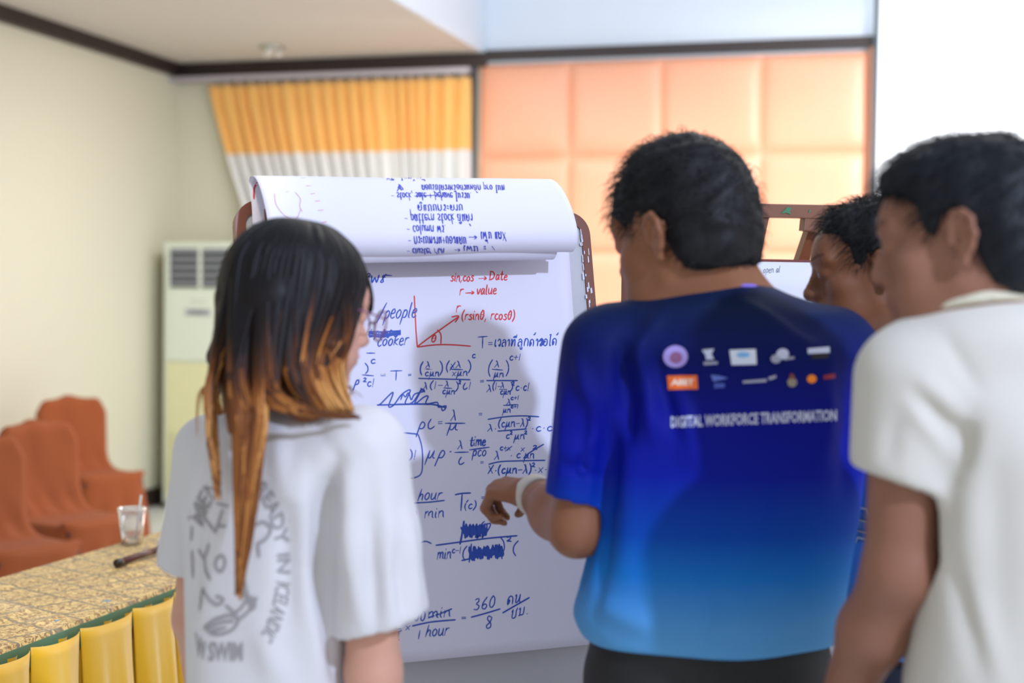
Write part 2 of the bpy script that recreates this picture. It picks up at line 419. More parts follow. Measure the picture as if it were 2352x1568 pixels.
# ---- the pad of sheets
pad = thing('flip_chart_pad', 'white paper pad clamped to the brown-framed board, covered in blue and red formulas', 'paper pad', ch(.4, -.5, .01))
uR0, _ = chart_uv(1311, 600, .02); uR1, _ = chart_uv(1372, 1478, .02); uL = .055
_, vb1 = chart_uv(940, 1520, .02); ub1, _ = chart_uv(940, 1520, .02); u2, vb2 = chart_uv(1372, 1478, .02)
sl = (vb2 - vb1) / (u2 - ub1)
def sheet_w(u, v): return .016 + .006 * math.sin(u * 4 + .5) * min(1, -v) + .010 * max(0, -v - .5) ** 1.5
def sheet(u, v):
    a = uL + (uR0 + (uR1 - uR0) * v - uL) * u
    vb = vb1 + sl * (a - ub1)
    return ch(a, -.03 + (vb + .03) * v, sheet_w(a, -.03 + (vb + .03) * v))
mb = MB(); mb.grid(sheet, 24, 40); sh = mb.build('sheet', m_paper, pad, True); solidify(sh, .0012, -1)
for k in range(2):
    mb = MB(); mb.grid(lambda u, v: sheet(u, v) - EN * (.0035 * (k + 1)) + EU * (.001 * k) + EV * (.002 * (k + 1)), 8, 10); o = mb.build('sheet', m_paper, pad, True); solidify(o, .001, -1)
# turned-over sheets: up behind, over the top and down in front, end rolled under
prof = [(.020, -.05), (.018, -.01), (.010, .015), (.004, .032), (.014, .040), (.032, .037), (.056, .026), (.082, .004), (.104, -.024), (.122, -.056), (.132, -.088), (.132, -.106), (.124, -.120), (.108, -.128), (.09, -.124), (.075, -.112)]
def spl(P, t):
    n = len(P) - 1; x = t * n; i = min(int(x), n - 1); f = x - i
    p = [Vector((P[max(0, min(n, k))][0], P[max(0, min(n, k))][1], 0)) for k in (i - 1, i, i + 1, i + 2)]
    return .5 * ((2 * p[1]) + (-p[0] + p[2]) * f + (2 * p[0] - 5 * p[1] + 4 * p[2] - p[3]) * f * f + (-p[0] + 3 * p[1] - 3 * p[2] + p[3]) * f ** 3)
uT0, uT1 = .028, .622
def turned(u, v, k=0):
    p = spl(prof, v)
    w, h = p.x, p.y
    w = w * (1 + .04 * u) + .004 * math.sin(7 * u) * v; h = h + .021 * u + .002 * math.sin(9 * u + 1) * v
    return ch(uT0 + (uT1 - uT0) * u + k, h, w + .004)
mb = MB(); mb.grid(turned, 60, 64); ts = mb.build('turned_sheet', m_paper2, pad, True); solidify(ts, .0008, 0)
mb = MB()
def under(u, v):
    p = spl(prof, .05 + .88 * v); return ch(uT0 + .012 + (uT1 - uT0 - .04) * u, p.y * .90 + .021 * u - .024 * v, p.x * .86)
mb.grid(under, 24, 40); o = mb.build('turned_sheet', m_paper, pad, True); solidify(o, .0008, 0)
mb = MB(); mb.bar(ch(.05, -.035, .024), ch(BW - .07, -.035, .024), .012, .03); mb.build('clamp_bar', m_brown, pad)

# ------------------------------------------------------------------ handwriting
def bvh_of(o):
    me = o.data; M = o.matrix_world
    return BVHTree.FromPolygons([M @ v.co for v in me.vertices], [tuple(p.vertices) for p in me.polygons])
bpy.context.view_layer.update()
def surf_bvh(b, off=.0012):
    def f(px, py):
        d = ray(px, py).normalized(); h = b.ray_cast(CAMP, d)
        if h[0] is None: return None
        n = h[1]
        if n.dot(d) > 0: n = -n
        return h[0] + n * off, n
    return f
S_front = surf_bvh(bvh_of(sh)); S_turn = surf_bvh(bvh_of(ts))
def crom(pts, step=3.0):
    if len(pts) < 3: 
        out = []
        (x0, y0), (x1, y1) = pts[0], pts[-1]; n = max(1, int(math.hypot(x1 - x0, y1 - y0) / (step * 3)))
        return [(x0 + (x1 - x0) * k / n, y0 + (y1 - y0) * k / n) for k in range(n + 1)]
    out = []; n = len(pts) - 1
    for i in range(n):
        p = [pts[max(0, min(n, k))] for k in (i - 1, i, i + 1, i + 2)]
        m = max(2, int(math.hypot(p[2][0] - p[1][0], p[2][1] - p[1][1]) / step))
        for j in range(m):
            t = j / m; q = []
            for c in (0, 1):
                a, b_, c_, d = p[0][c], p[1][c], p[2][c], p[3][c]
                q.append(.5 * (2 * b_ + (-a + c_) * t + (2 * a - 5 * b_ + 4 * c_ - d) * t * t + (-a + 3 * b_ - 3 * c_ + d) * t ** 3))
            out.append(tuple(q))
    out.append(pts[-1]); return out
class Ink:
    def __init__(s, surf, w): s.surf = surf; s.w = w; s.mb = MB(); s.k = 0
    def stroke(s, pts, w=None, smooth=True):
        w = (w or s.w) / 2
        P = crom(pts) if smooth else crom2(pts)
        Q = [s.surf(*p) for p in P]; s.k = (s.k + 1) % 9
        run = []
        for q in Q + [None]:
            if q is None:
                if len(run) > 1:
                    vs = []; m = len(run)
                    for i, (p, n) in enumerate(run):
                        t = (run[min(i + 1, m - 1)][0] - run[max(i - 1, 0)][0])
                        if t.length < 1e-9: t = Vector((1, 0, 0))
                        t.normalize(); sd = n.cross(t).normalized(); e = n * (.00004 * s.k)
                        if i == 0: p = p - t * w * .7
                        if i == m - 1: p = p + t * w * .7
                        ww = w * (.55 if i in (0, m - 1) else 1)
                        vs += [p + sd * ww + e, p - sd * ww + e]
                    s.mb.add(vs, [(2 * i, 2 * i + 1, 2 * i + 3, 2 * i + 2) for i in range(m - 1)])
                run = []
            else: run.append(q)
def crom2(pts):
    out = []
    for a, b_ in zip(pts[:-1], pts[1:]): out += crom([a, b_])[:-1]
    return out + [pts[-1]]
G = {
's': (.42, [[(.40, .5), (.24, .6), (.1, .46), (.3, .3), (.36, .12), (.2, 0), (.02, .08)]]),
'i': (.22, [[(.1, .58), (.08, .12), (.16, 0)], [(.12, .82), (.13, .88)]]),
'n': (.5, [[(.05, .6), (.05, 0)], [(.05, .35), (.22, .6), (.38, .52), (.4, .2), (.46, 0)]]),
',': (.22, [[(.14, .08), (.05, -.2)]]), '.': (.2, [[(.08, .02), (.12, .05)]]), '*': (.3, [[(.13, .34), (.17, .36)]]),
'c': (.42, [[(.38, .52), (.24, .6), (.08, .4), (.08, .15), (.22, 0), (.42, .1)]]),
'C': (.5, [[(.22, .85), (.08, .4), (.14, .03), (.3, .02), (.46, .22)]]),
'o': (.5, [[(.25, .6), (.08, .45), (.06, .18), (.22, 0), (.4, .15), (.42, .45), (.25, .6)]]),
'D': (.72, [[(.08, 1), (.05, 0)], [(0, .98), (.4, .9), (.6, .55), (.45, .15), (.02, 0)]]),
'a': (.5, [[(.42, .52), (.22, .6), (.06, .35), (.08, .05), (.24, .04), (.4, .5)], [(.42, .55), (.4, .1), (.5, .02)]]),
't': (.4, [[(.2, .95), (.16, .15), (.26, 0), (.38, .08)], [(.02, .6), (.38, .62)]]),
'e': (.44, [[(.06, .3), (.38, .38), (.3, .6), (.1, .5), (.06, .15), (.22, 0), (.44, .1)]]),
'r': (.4, [[(.08, .58), (.06, 0)], [(.07, .35), (.2, .58), (.4, .58)]]),
'v': (.42, [[(.03, .58), (.18, .02), (.42, .62)]]),
'l': (.26, [[(.1, 1), (.08, .12), (.2, 0)]]),
'u': (.5, [[(.04, .58), (.06, .1), (.22, .0), (.38, .2), (.42, .58)], [(.42, .58), (.42, .1), (.5, 0)]]),
'p': (.48, [[(.1, .58), (.02, -.4)], [(.08, .42), (.26, .6), (.42, .42), (.34, .08), (.08, .08)]]),
'k': (.46, [[(.12, 1), (.04, 0)], [(.4, .55), (.1, .26), (.42, 0)]]),
'm': (.72, [[(.04, .58), (.04, 0)], [(.05, .35), (.2, .58), (.32, .5), (.34, .05)], [(.34, .38), (.5, .58), (.62, .5), (.64, .1), (.72, 0)]]),
'h': (.5, [[(.14, 1), (.04, 0)], [(.08, .3), (.26, .56), (.4, .46), (.4, .1), (.48, 0)]]),
'w': (.62, [[(.03, .58), (.12, .02), (.3, .42), (.42, .02), (.6, .6)]]),
'd': (.5, [[(.36, .5), (.18, .58), (.05, .3), (.12, .02), (.3, .08), (.42, 1)], [(.4, .7), (.38, .05), (.48, 0)]]),
'b': (.46, [[(.1, 1), (.05, 0)], [(.06, .3), (.25, .58), (.4, .4), (.3, .05), (.06, .04)]]),
'f': (.4, [[(.36, .9), (.22, .98), (.16, .7), (.12, -.3)], [(.02, .52), (.34, .56)]]),
'y': (.46, [[(.04, .58), (.14, .2), (.3, .2)], [(.4, .6), (.3, .1), (.1, -.35)]]),
'(': (.3, [[(.26, 1.1), (.08, .7), (.06, .2), (.22, -.2)]]),
')': (.3, [[(.06, 1.1), (.22, .75), (.24, .25), (.06, -.2)]]),
'1': (.24, [[(.12, .9), (.08, 0)]]), '!': (.2, [[(.12, 1), (.09, .25)], [(.07, .02), (.08, .05)]]),
'+': (.46, [[(.05, .4), (.42, .42)], [(.24, .65), (.22, .15)]]),
'-': (.46, [[(.06, .4), (.4, .42)]]), '=': (.5, [[(.06, .5), (.4, .53)], [(.08, .28), (.42, .3)]]),
'2': (.46, [[(.06, .78), (.22, .95), (.36, .78), (.26, .4), (.04, .05), (.24, .1), (.44, .03)]]),
'3': (.46, [[(.06, .88), (.28, .96), (.32, .72), (.16, .5), (.38, .32), (.26, .02), (.02, .08)]]),
'6': (.46, [[(.36, .98), (.1, .5), (.08, .1), (.28, 0), (.4, .25), (.24, .42), (.08, .25)]]),
'8': (.46, [[(.36, .85), (.16, .95), (.1, .7), (.34, .4), (.36, .12), (.18, 0), (.08, .2), (.3, .5), (.38, .84)]]),
'0': (.48, [[(.26, .98), (.08, .6), (.08, .15), (.24, 0), (.4, .3), (.38, .8), (.24, .98)]]),
'T': (.7, [[(.02, .95), (.68, 1)], [(.36, .98), (.33, 0)]]),
'P': (.5, [[(.1, 1), (.04, 0)], [(.06, .96), (.4, .9), (.38, .55), (.08, .48)]]),
'A': (.6, [[(.02, 0), (.3, 1), (.52, 0)], [(.12, .38), (.46, .4)]]),
'E': (.5, [[(.42, .98), (.08, .95), (.05, .5), (.34, .52)], [(.05, .5), (.04, .02), (.42, .03)]]),
'X': (.6, [[(.06, .05), (.54, .95)], [(.08, .85), (.5, .1)]]), 'x': (.44, [[(.04, .02), (.4, .58)], [(.06, .55), (.36, .04)]]),
'/': (.5, [[(.0, -.25), (.5, 1.1)]]),
'>': (.95, [[(.04, .42), (.86, .46)], [(.62, .68), (.88, .46), (.64, .26)]]),
'θ': (.5, [[(.28, .98), (.08, .6), (.1, .12), (.26, 0), (.42, .35), (.4, .85), (.26, .98)], [(.08, .48), (.44, .56)]]),
'λ': (.5, [[(.1, .98), (.2, .9), (.3, .5), (.44, .02)], [(.28, .55), (.02, 0)]]),
'μ': (.56, [[(.14, .62), (.0, -.5)], [(.13, .55), (.12, .1), (.24, .04), (.36, .35), (.42, .6)], [(.42, .6), (.4, .1), (.52, .02)]]),
'ρ': (.5, [[(.0, -.6), (.2, .45), (.34, .6), (.46, .4), (.36, .08), (.12, .04)]]),
'π': (.6, [[(.02, .55), (.58, .62)], [(.2, .58), (.14, 0)], [(.42, .6), (.4, .05), (.5, 0)]]),
# Thai letters
'ก': (.52, [[(.06, 0), (.06, .4), (.16, .52), (.05, .56), (.25, .68), (.44, .52), (.44, 0)]]),
'า': (.3, [[(.04, .5), (.15, .66), (.24, .5), (.24, 0)]]),
'ค': (.54, [[(.24, .3), (.16, .4), (.12, .26), (.22, .26), (.08, 0), (.08, .5), (.26, .68), (.46, .5), (.46, 0)]]),
'ว': (.42, [[(.06, .5), (.22, .66), (.36, .5), (.36, .1), (.26, 0), (.22, .12), (.36, .14)]]),
'ล': (.54, [[(.1, .12), (.2, .06), (.1, 0), (.06, .3), (.26, .45), (.42, .36)], [(.08, .55), (.26, .68), (.44, .5), (.44, 0)]]),
'ท': (.56, [[(.05, .58), (.13, .68), (.14, .54), (.12, .0), (.3, .55), (.46, .64), (.48, 0)]]),
'ร': (.4, [[(.34, .66), (.1, .6), (.3, .44), (.32, .08), (.22, 0), (.2, .12), (.32, .12)]]),
'อ': (.5, [[(.1, .34), (.22, .4), (.1, .46), (.07, .12), (.24, 0), (.42, .12), (.42, .5), (.26, .66), (.1, .58)]]),
'น': (.54, [[(.05, .56), (.13, .66), (.14, .5), (.12, .02), (.34, .16), (.44, .62)], [(.44, .62), (.42, .1), (.5, .0)]]),
'ม': (.54, [[(.05, .56), (.13, .66), (.14, .5), (.12, .1), (.04, .04), (.2, .08), (.4, .1), (.44, .66)]]),
'บ': (.5, [[(.05, .56), (.13, .66), (.14, .5), (.12, .02), (.4, .02), (.42, .66)]]),
'ต': (.54, [[(.22, .22), (.14, .3), (.1, .18), (.2, .18), (.07, 0), (.07, .5), (.18, .66), (.26, .54), (.36, .68), (.46, .5), (.46, 0)]]),
'เ': (.24, [[(.1, .66), (.09, .08), (.18, 0), (.2, .1), (.1, .12)]]), 'แ': (.4, [[(.08, .66), (.08, .04), (.18, .08)], [(.26, .66), (.26, .04), (.36, .08)]]),
'ไ': (.32, [[(.06, 1.05), (.2, 1.12), (.16, .85), (.18, .04), (.28, .08)]]), 'ใ': (.32, [[(.1, .9), (.22, 1.1), (.12, .84), (.16, .04), (.26, .06)]]),
'พ': (.6, [[(.04, .66), (.12, .04), (.28, .5), (.42, .04), (.54, .7)]]),
'ห': (.58, [[(.05, .6), (.13, .66), (.12, .0)], [(.12, .2), (.4, .5), (.5, .62), (.4, .5), (.48, 0)]]),
'ด': (.54, [[(.24, .32), (.16, .4), (.1, .26), (.22, .24), (.1, 0), (.06, .5), (.26, .68), (.46, .5), (.46, 0)]]),
'ส': (.54, [[(.1, .1), (.2, .06), (.08, .02), (.08, .34), (.26, .45)], [(.08, .55), (.26, .66), (.44, .5), (.44, 0)], [(.4, .6), (.54, .78)]]),
'ข': (.5, [[(.05, .5), (.15, .66), (.12, .4), (.12, .02), (.38, .04), (.42, .66)]]),
'ง': (.44, [[(.24, .58), (.34, .66), (.34, .5), (.3, .1), (.22, .02), (.04, .3)]]),
'ช': (.5, [[(.05, .5), (.15, .66), (.12, .4), (.12, .02), (.38, .04), (.4, .5), (.5, .7)]]),
'ะ': (.3, [[(.04, .45), (.12, .38), (.2, .5)], [(.04, .18), (.12, .1), (.2, .22)]]),
'ื': (.0, [[(-.4, .85), (-.2, .98), (-.04, .85), (-.4, .84)], [(-.12, .98), (-.12, .84)]]),
'ิ': (.0, [[(-.4, .85), (-.2, .98), (-.04, .85), (-.4, .84)]]), '่': (.0, [[(-.12, 1.12), (-.12, .96)]]), '้': (.0, [[(-.22, 1.0), (-.12, 1.02), (-.04, 1.18)]]),
'ู': (.0, [[(-.3, -.12), (-.24, -.3), (-.1, -.3), (-.08, -.12)]]), 'ุ': (.0, [[(-.1, -.1), (-.1, -.3)]]), 'ํ': (.0, [[(-.2, .9), (-.12, .98), (-.1, .86), (-.2, .9)]]),
'ี': (.0, [[(-.4, .85), (-.2, .98), (-.04, .85), (-.4, .84)], [(-.06, 1.05), (-.06, .84)]]), 'ั': (.0, [[(-.24, .88), (-.14, .98), (0, 1.04)]]),
'๖': (.5, [[(.4, .5), (.2, .62), (.3, .1), (.1, .05), (.2, .3), (.44, .8)]]), ' ': (.34, []),
}
hj = random.Random(12)
def write(ink, txt, x0, x1, y, h, ang=0, slant=.12, w=None, flip=False):
    tot = sum(G[c][0] + .08 for c in txt) - .08
    sx = (x1 - x0) / tot if x1 else h
    ca, sa = math.cos(R_(ang)), math.sin(R_(ang)); cur = 0
    for c in txt:
        adv, strokes = G[c]
        jy = hj.uniform(-.03, .03); js = hj.uniform(.95, 1.05)
        for st in strokes:
            pts = []
            for gx, gy in st:
                gx2 = (cur + gx) * sx + slant * gy * h; gy2 = (gy * js + jy) * h + hj.uniform(-.25, .25)
                if flip: gy2 = -gy2
                pts.append((x0 + gx2 * ca - gy2 * sa * 0 + 0, y - gy2 - gx2 * sa))
            ink.stroke(pts, w)
        cur += adv + .08
m_blue = mat('blue_marker', srgb(44, 80, 178), .6); m_red = mat('red_marker', srgb(214, 54, 58), .6)
m_blue2 = mat('blue_marker_dense', srgb(56, 66, 184), .6); m_pink = mat('faded_red_marker', srgb(216, 170, 186), .7)
B = Ink(S_front, .0026); RD = Ink(S_front, .0027)
L = lambda *p, ink=B, w=None: ink.stroke(list(p), w)
# red notes
write(RD, 'sin,cos', 1034, 1087, 646, 20); write(RD, '>', 1098, 1117, 647, 18); write(RD, 'Date', 1123, 1164, 643, 20)
write(RD, 'r', 1054, 1063, 678, 22); write(RD, '>', 1067, 1089, 680, 17); write(RD, 'value', 1094, 1139, 676, 22)
L((951, 680), (953, 720), (955, 760), (958, 797), ink=RD); L((958, 797), (1000, 792), (1040, 792), (1080, 795), ink=RD)
L((958, 796), (990, 772), (1052, 728), ink=RD); L((1037, 728), (1053, 726), (1045, 740), ink=RD)
L((1004, 758), (1012, 768), (1012, 789), ink=RD); write(RD, 'θ', 989, 1001, 786, 17); write(RD, 'r', 1046, 1056, 717, 24)
write(RD, '(rsinθ, rcosθ)', 1059, 1181, 734, 21)
# blue notes
write(B, 'ว', 842, 850, 636, 12); write(B, 'M๖' if 0 else 'พ', 850, 870, 650, 26, w=.003); write(B, '๖', 870, 886, 650, 24); L((880, 632), (899, 633))
L((848, 672), (846, 688)); write(B, '/people', 866, 954, 733, 34, ang=2, slant=.25)
for k in range(7): L((848, 774 - k * 2), (880, 768 + (k % 3) * 4 - k), (919, 766 - k + (k % 2) * 3), w=.003)
L((858, 780), (866, 760), (874, 778), (882, 756), (890, 776), (898, 758), (908, 774), (919, 758)); L((846, 770), (853, 757))
write(B, 'cooker', 865, 936, 795, 26, ang=3, slant=.2)
write(B, 'T', 1097, 1119, 799, 25, slant=0); write(B, '=', 1119, 1131, 797, 20)
write(B, 'เวลาที่ลูกค้ารอได้', 1134, 1279, 796, 24, ang=1); L((1238, 784), (1244, 778), (1248, 788), (1240, 793), (1246, 784), (1242, 780), w=.004)
write(B, 'c', 1083, 1091, 822, 15); write(B, 'c', 850, 861, 835, 16); L((842, 811), (860, 811))
L((838, 834), (844, 842), (844, 852), (839, 858)); L((832, 861), (857, 863)); L((822, 868), (829, 878), (825, 888)); write(B, '2', 833, 841, 877, 10); write(B, 'c!', 842, 858, 888, 18)
write(B, 'λ(', 762, 790, 890, 20); write(B, 'ρ', 812, 824, 884, 18)
write(B, '=', 872, 886, 867, 16); write(B, 'T', 896, 923, 873, 23, slant=0); write(B, '=', 936, 944, 866, 12)
write(B, '(', 963, 970, 856, 24, slant=.08, w=.003); write(B, 'λ', 977, 987, 844, 14); L((972, 847), (991, 848)); write(B, 'cμn', 975, 1008, 864, 16)
write(B, ')', 1008, 1017, 856, 24, slant=0); write(B, '(', 1023, 1030, 851, 20); write(B, 'xλ', 1033, 1058, 845, 16); L((1034, 848), (1062, 849)); write(B, 'xμn', 1037, 1073, 863, 16)
L((1033, 850), (1045, 832)); write(B, ')', 1073, 1082, 852, 24, slant=0)
L((961, 869), (1000, 870), (1079, 872)); write(B, 'λ', 971, 981, 894, 16); write(B, '(1-', 986, 1016, 892, 17); write(B, 'λ', 1021, 1030, 888, 13); L((1019, 891), (1037, 892))
write(B, 'cμn', 1015, 1044, 905, 14); write(B, ')', 1044, 1052, 896, 18); write(B, '2', 1052, 1058, 882, 8); write(B, 'C!', 1061, 1080, 894, 17)
write(B, '=', 1101, 1111, 881, 14); write(B, '(', 1119, 1128, 858, 30); write(B, 'λ', 1135, 1146, 843, 15); L((1130, 848), (1154, 850)); write(B, 'μn', 1133, 1156, 866, 16)
write(B, ')', 1160, 1169, 858, 28, slant=0); write(B, 'c+1', 1169, 1195, 827, 16); L((1117, 874), (1150, 874), (1188, 874))
write(B, 'λ', 1117, 1128, 900, 16); write(B, '(1-', 1130, 1149, 894, 16); write(B, 'λ', 1149, 1157, 891, 12); L((1147, 894), (1163, 894)); write(B, 'cμn', 1148, 1172, 906, 14)
write(B, ')', 1169, 1177, 897, 18); write(B, '2', 1174, 1181, 885, 9); write(B, 'c*c!', 1183, 1214, 897, 17)
write(B, 'λ', 1163, 1172, 928, 12); write(B, 'c+1', 1172, 1191, 918, 10); L((1156, 931), (1188, 929)); write(B, 'μn', 1154, 1172, 947, 13); write(B, 'c+1', 1172, 1190, 937, 8)
L((866, 930), (873, 928), (902, 901), (892, 933), (904, 930), (922, 906), (942, 896), (930, 926), (948, 923), (968, 893), (952, 927), (973, 912), (983, 910), (978, 927), (1004, 924), (1006, 935), (1024, 932), (1016, 943), (996, 929), (866, 930), w=.0027)
L((920, 918), (925, 905), (930, 912), (938, 902), (944, 918), (952, 905), (975, 898), (965, 892), (975, 900)); L((870, 931), (920, 928), (985, 928), (1022, 936), (1004, 930))
write(B, 'ρC', 957, 998, 985, 27, slant=.1); write(B, '=', 1004, 1016, 978, 18); write(B, 'λ', 1034, 1047, 966, 25); L((1022, 972), (1067, 972)); write(B, 'μ', 1027, 1052, 988, 24)
write(B, '=', 1098, 1107, 958, 16); L((1120, 963), (1160, 957), (1200, 955), (1237, 957))
write(B, 'λ*', 1119, 1140, 990, 16); write(B, '(cμn-λ)', 1143, 1211, 980, 18); write(B, '2', 1211, 1218, 966, 9); L((1143, 990), (1170, 988), (1209, 985))
write(B, 'c', 1161, 1169, 1007, 15); write(B, '2', 1170, 1176, 998, 8); write(B, 'μn', 1180, 1204, 1008, 17); write(B, '2', 1203, 1210, 997, 8); write(B, '*c*c!', 1218, 1275, 990, 18)
L((880, 987), (922, 993), (959, 997)); L((960, 997), (968, 1025), (970, 1060), (964, 1091), (930, 1101))
write(B, '-1)!', 914, 954, 1055, 20); write(B, '.', 908, 912, 1050, 20)
write(B, 'μρ', 978, 1020, 1052, 30, slant=.2); write(B, '*', 1028, 1038, 1046, 26, w=.004); write(B, 'λ', 1050, 1062, 1031, 20); L((1044, 1039), (1075, 1038)); write(B, 'C', 1050, 1066, 1067, 20)
write(B, 'time', 1078, 1114, 1024, 22, ang=2, w=.0032); L((1078, 1033), (1123, 1027)); write(B, 'pco', 1084, 1116, 1048, 22, ang=3)
write(B, '=', 1102, 1110, 1067, 13); L((1122, 1066), (1150, 1060), (1200, 1058), (1251, 1057))
write(B, 'λ', 1134, 1146, 1055, 20); write(B, 'c+x', 1147, 1172, 1034, 13); L((1160, 1036), (1175, 1025)); write(B, '*', 1168, 1178, 1053, 20); write(B, 'c', 1185, 1194, 1051, 17)
write(B, 'x', 1195, 1204, 1036, 14); write(B, 'μn', 1203, 1226, 1052, 19); write(B, '2', 1222, 1233, 1032, 10); L((1202, 1052), (1215, 1040), (1248, 1020))
write(B, 'X*(cμn-λ)', 1119, 1219, 1088, 20, ang=1, w=.0032); write(B, '2', 1220, 1228, 1072, 10); write(B, '*x*', 1225, 1256, 1086, 20)
write(B, '1', 933, 939, 1148, 18); write(B, 'hour', 958, 1012, 1149, 26, ang=3, slant=.25); L((945, 1155), (985, 1153), (1020, 1149))
write(B, '0', 943, 958, 1190, 18); write(B, 'min', 974, 1019, 1189, 24, ang=2)
L((936, 1152), (941, 1140)); L((1045, 1136), (1060, 1133), (1080, 1132), w=.003); L((1061, 1133), (1058, 1172), w=.003); write(B, '(c)', 1065, 1092, 1168, 18, slant=.2)
write(B, '=', 1104, 1112, 1148, 14); L((1117, 1142), (1148, 1138)); write(B, 'μ', 1114, 1131, 1168, 20); write(B, 'n', 1132, 1144, 1172, 16); write(B, 'c', 1137, 1144, 1153, 12); write(B, 'c', 1138, 1146, 1131, 15)
L((935, 1257), (940, 1240), (944, 1262), (952, 1243), (955, 1263), (965, 1247), (978, 1243), (990, 1248))
L((1065, 1197), (1060, 1230), (1056, 1249), w=.004)
for k in range(6):
    L(*[(1062 + i * 4.4 + hj.uniform(-5, 5), 1214 + (16 if i % 2 else -6) + hj.uniform(-6, 6)) for i in range(13)], w=.003)
L((1112, 1197), (1105, 1206), (1126, 1203), (1114, 1228)); L((1001, 1252), (1060, 1244), (1120, 1236), (1187, 1230), w=.003)
write(B, 'min', 1003, 1035, 1284, 26, ang=5); write(B, 'c-1', 1037, 1058, 1270, 15); write(B, '(', 1060, 1070, 1282, 24)
for k in range(6):
    L(*[(1080 + i * 4.9 + hj.uniform(-5, 5), 1269 + (14 if i % 2 else -9) - i * .4 + hj.uniform(-6, 6)) for i in range(16)], w=.0028)
L((1082, 1250), (1077, 1290), w=.004); L((1060, 1287), (1090, 1280), (1120, 1272), w=.003)
write(B, ')', 1146, 1160, 1270, 34, slant=0); write(B, '2', 1162, 1174, 1243, 12); write(B, '(', 1175, 1188, 1270, 26)
write(B, '00', 950, 976, 1425, 22); write(B, 'min', 982, 1034, 1420, 24, ang=5); L((984, 1418), (1010, 1409), (1037, 1398), w=.003)
L((947, 1437), (990, 1428), (1045, 1423), w=.003); write(B, '1', 958, 966, 1467, 20); write(B, 'hour', 976, 1029, 1461, 26, ang=4, slant=.2)
write(B, 'x', 931, 941, 1446, 16); L((897, 1444), (920, 1444)); write(B, 'π', 900, 922, 1474, 30, ang=20)
write(B, '=', 1058, 1070, 1424, 15); write(B, '360', 1087, 1137, 1401, 26, ang=8); L((1082, 1417), (1115, 1408), (1148, 1398), w=.003); write(B, '8', 1113, 1129, 1443, 30)
write(B, 'คน', 1163, 1196, 1389, 28, ang=12); L((1154, 1407), (1180, 1392), (1215, 1372), w=.003); write(B, 'ชม.', 1172, 1214, 1420, 28, ang=14)
tag(B.mb.build('blue_handwriting', m_blue, pad), kind='stuff'); tag(RD.mb.build('red_handwriting', m_red, pad), kind='stuff')
# bleed-through writing on the turned sheet, upside-down
T2 = Ink(S_turn, .0019)
F = dict(flip=True, slant=.1)
write(T2, '/ ต่อไปนี้' if 0 else 'พท', 888, 905, 408, 10, **F); write(T2, 'ไอกไดนี้', 920, 976, 403, 11, **F)
L((912, 440), (920, 426), (914, 432), (926, 436), (916, 424), (922, 438), ink=T2)
write(T2, 'ตอบรับไดวาหรือสวนหลัก pro โมท'.replace('โ', 'ไ').replace('ห', 'ห'), 968, 1158, 425, 17, **F)
write(T2, '- stock, sale + behave ไมรวม.', 898, 1082, 443, 18, **F); L((952, 451), (1000, 449), ink=T2)
write(T2, 'ดูแบบกระดาบ', 958, 1062, 471, 20, **F)
write(T2, '- pattern stock สินค้า', 928, 1084, 492, 24, **F)
write(T2, '- column พร.', 933, 1023, 518, 22, **F)
write(T2, '- กระเบทงาน+ของแถม'.replace('ถ', 'ค'), 936, 1070, 543, 23, **F); write(T2, '>', 1075, 1095, 537, 18, **F); write(T2, 'เพิ่ม แตX', 1103, 1161, 532, 23, **F)
write(T2, '- cluster PCA', 934, 1020, 569, 18, **F); write(T2, '>', 1043, 1056, 567, 14, **F); write(T2, 'เพม ะ X', 1063, 1142, 563, 18, **F)
tag(T2.mb.build('blue_bleed_through', m_blue2, pad), kind='stuff')
T3 = Ink(S_turn, .0018)
for x0, x1, y in ((692, 701, 410), (704, 714, 428), (714, 723, 446), (724, 734, 463), (731, 742, 484), (740, 750, 511)): T3.stroke([(x0, y), (x1, y - 1)])
tag(T3.mb.build('red_tick_marks', mat('red_tick', srgb(226, 130, 150), .7), pad), kind='stuff')
T4 = Ink(S_turn, .0014)
T4.stroke([(630, 445), (634, 470), (650, 492), (668, 502), (682, 500), (690, 482)]); T4.stroke([(678, 442), (690, 458), (688, 474), (694, 486)]); T4.stroke([(656, 442), (664, 440)])
tag(T4.mb.build('faint_red_marks', m_pink, pad), kind='stuff')
T5 = Ink(lambda px, py: (lambda r: r)(S_turn(px, py)), .003)
T5.stroke([(590, 420), (584, 432), (583, 446), (583, 457)]); T5.mb.build('red_line_inside_roll', m_red, pad)

# ================================================================== SECOND EASEL
e2y = R_(12); EU2 = Vector((math.cos(e2y), math.sin(e2y), 0)); NH2 = Vector((math.sin(e2y), -math.cos(e2y), 0))
O2 = at(1462, 600, 3.02); O2.z = on(1730, 598, O2, NH2).z
def e2(u, v, w=0): return O2 + EU2 * u + Vector((0, 0, v)) + NH2 * (w - v * -.18 * 0)
m_brown2 = mat('brown_painted_wood', srgb(140, 88, 60), .38, noise=(6, srgb(122, 74, 48), .2), coat=.2)
ez2 = thing('wooden_easel', 'brown wooden easel with a green-chipped top bar, behind the men on the right', 'easel', (e2(.4, 0).x, e2(.4, 0).y, 0))
def e2px(px, py, w=0):
    p = on(px, py, O2 + NH2 * w, NH2); return p
mb = MB(); mb.bar(e2px(1738, 484, -.03), e2px(2010, 489, -.03), .03, .026, up=NH2); mb.build('top_bar', m_brown2, ez2)
def leg(a, b, w, parent=ez2, t=.03, nm='leg'):
    a = Vector(a); b = Vector(b); d = (b - a)
    q = a + d * (a.z / -d.z) if d.z < 0 else b
    mb = MB(); mb.bar(a, q, w, t, up=NH2); return mb.build(nm, m_brown2, parent)
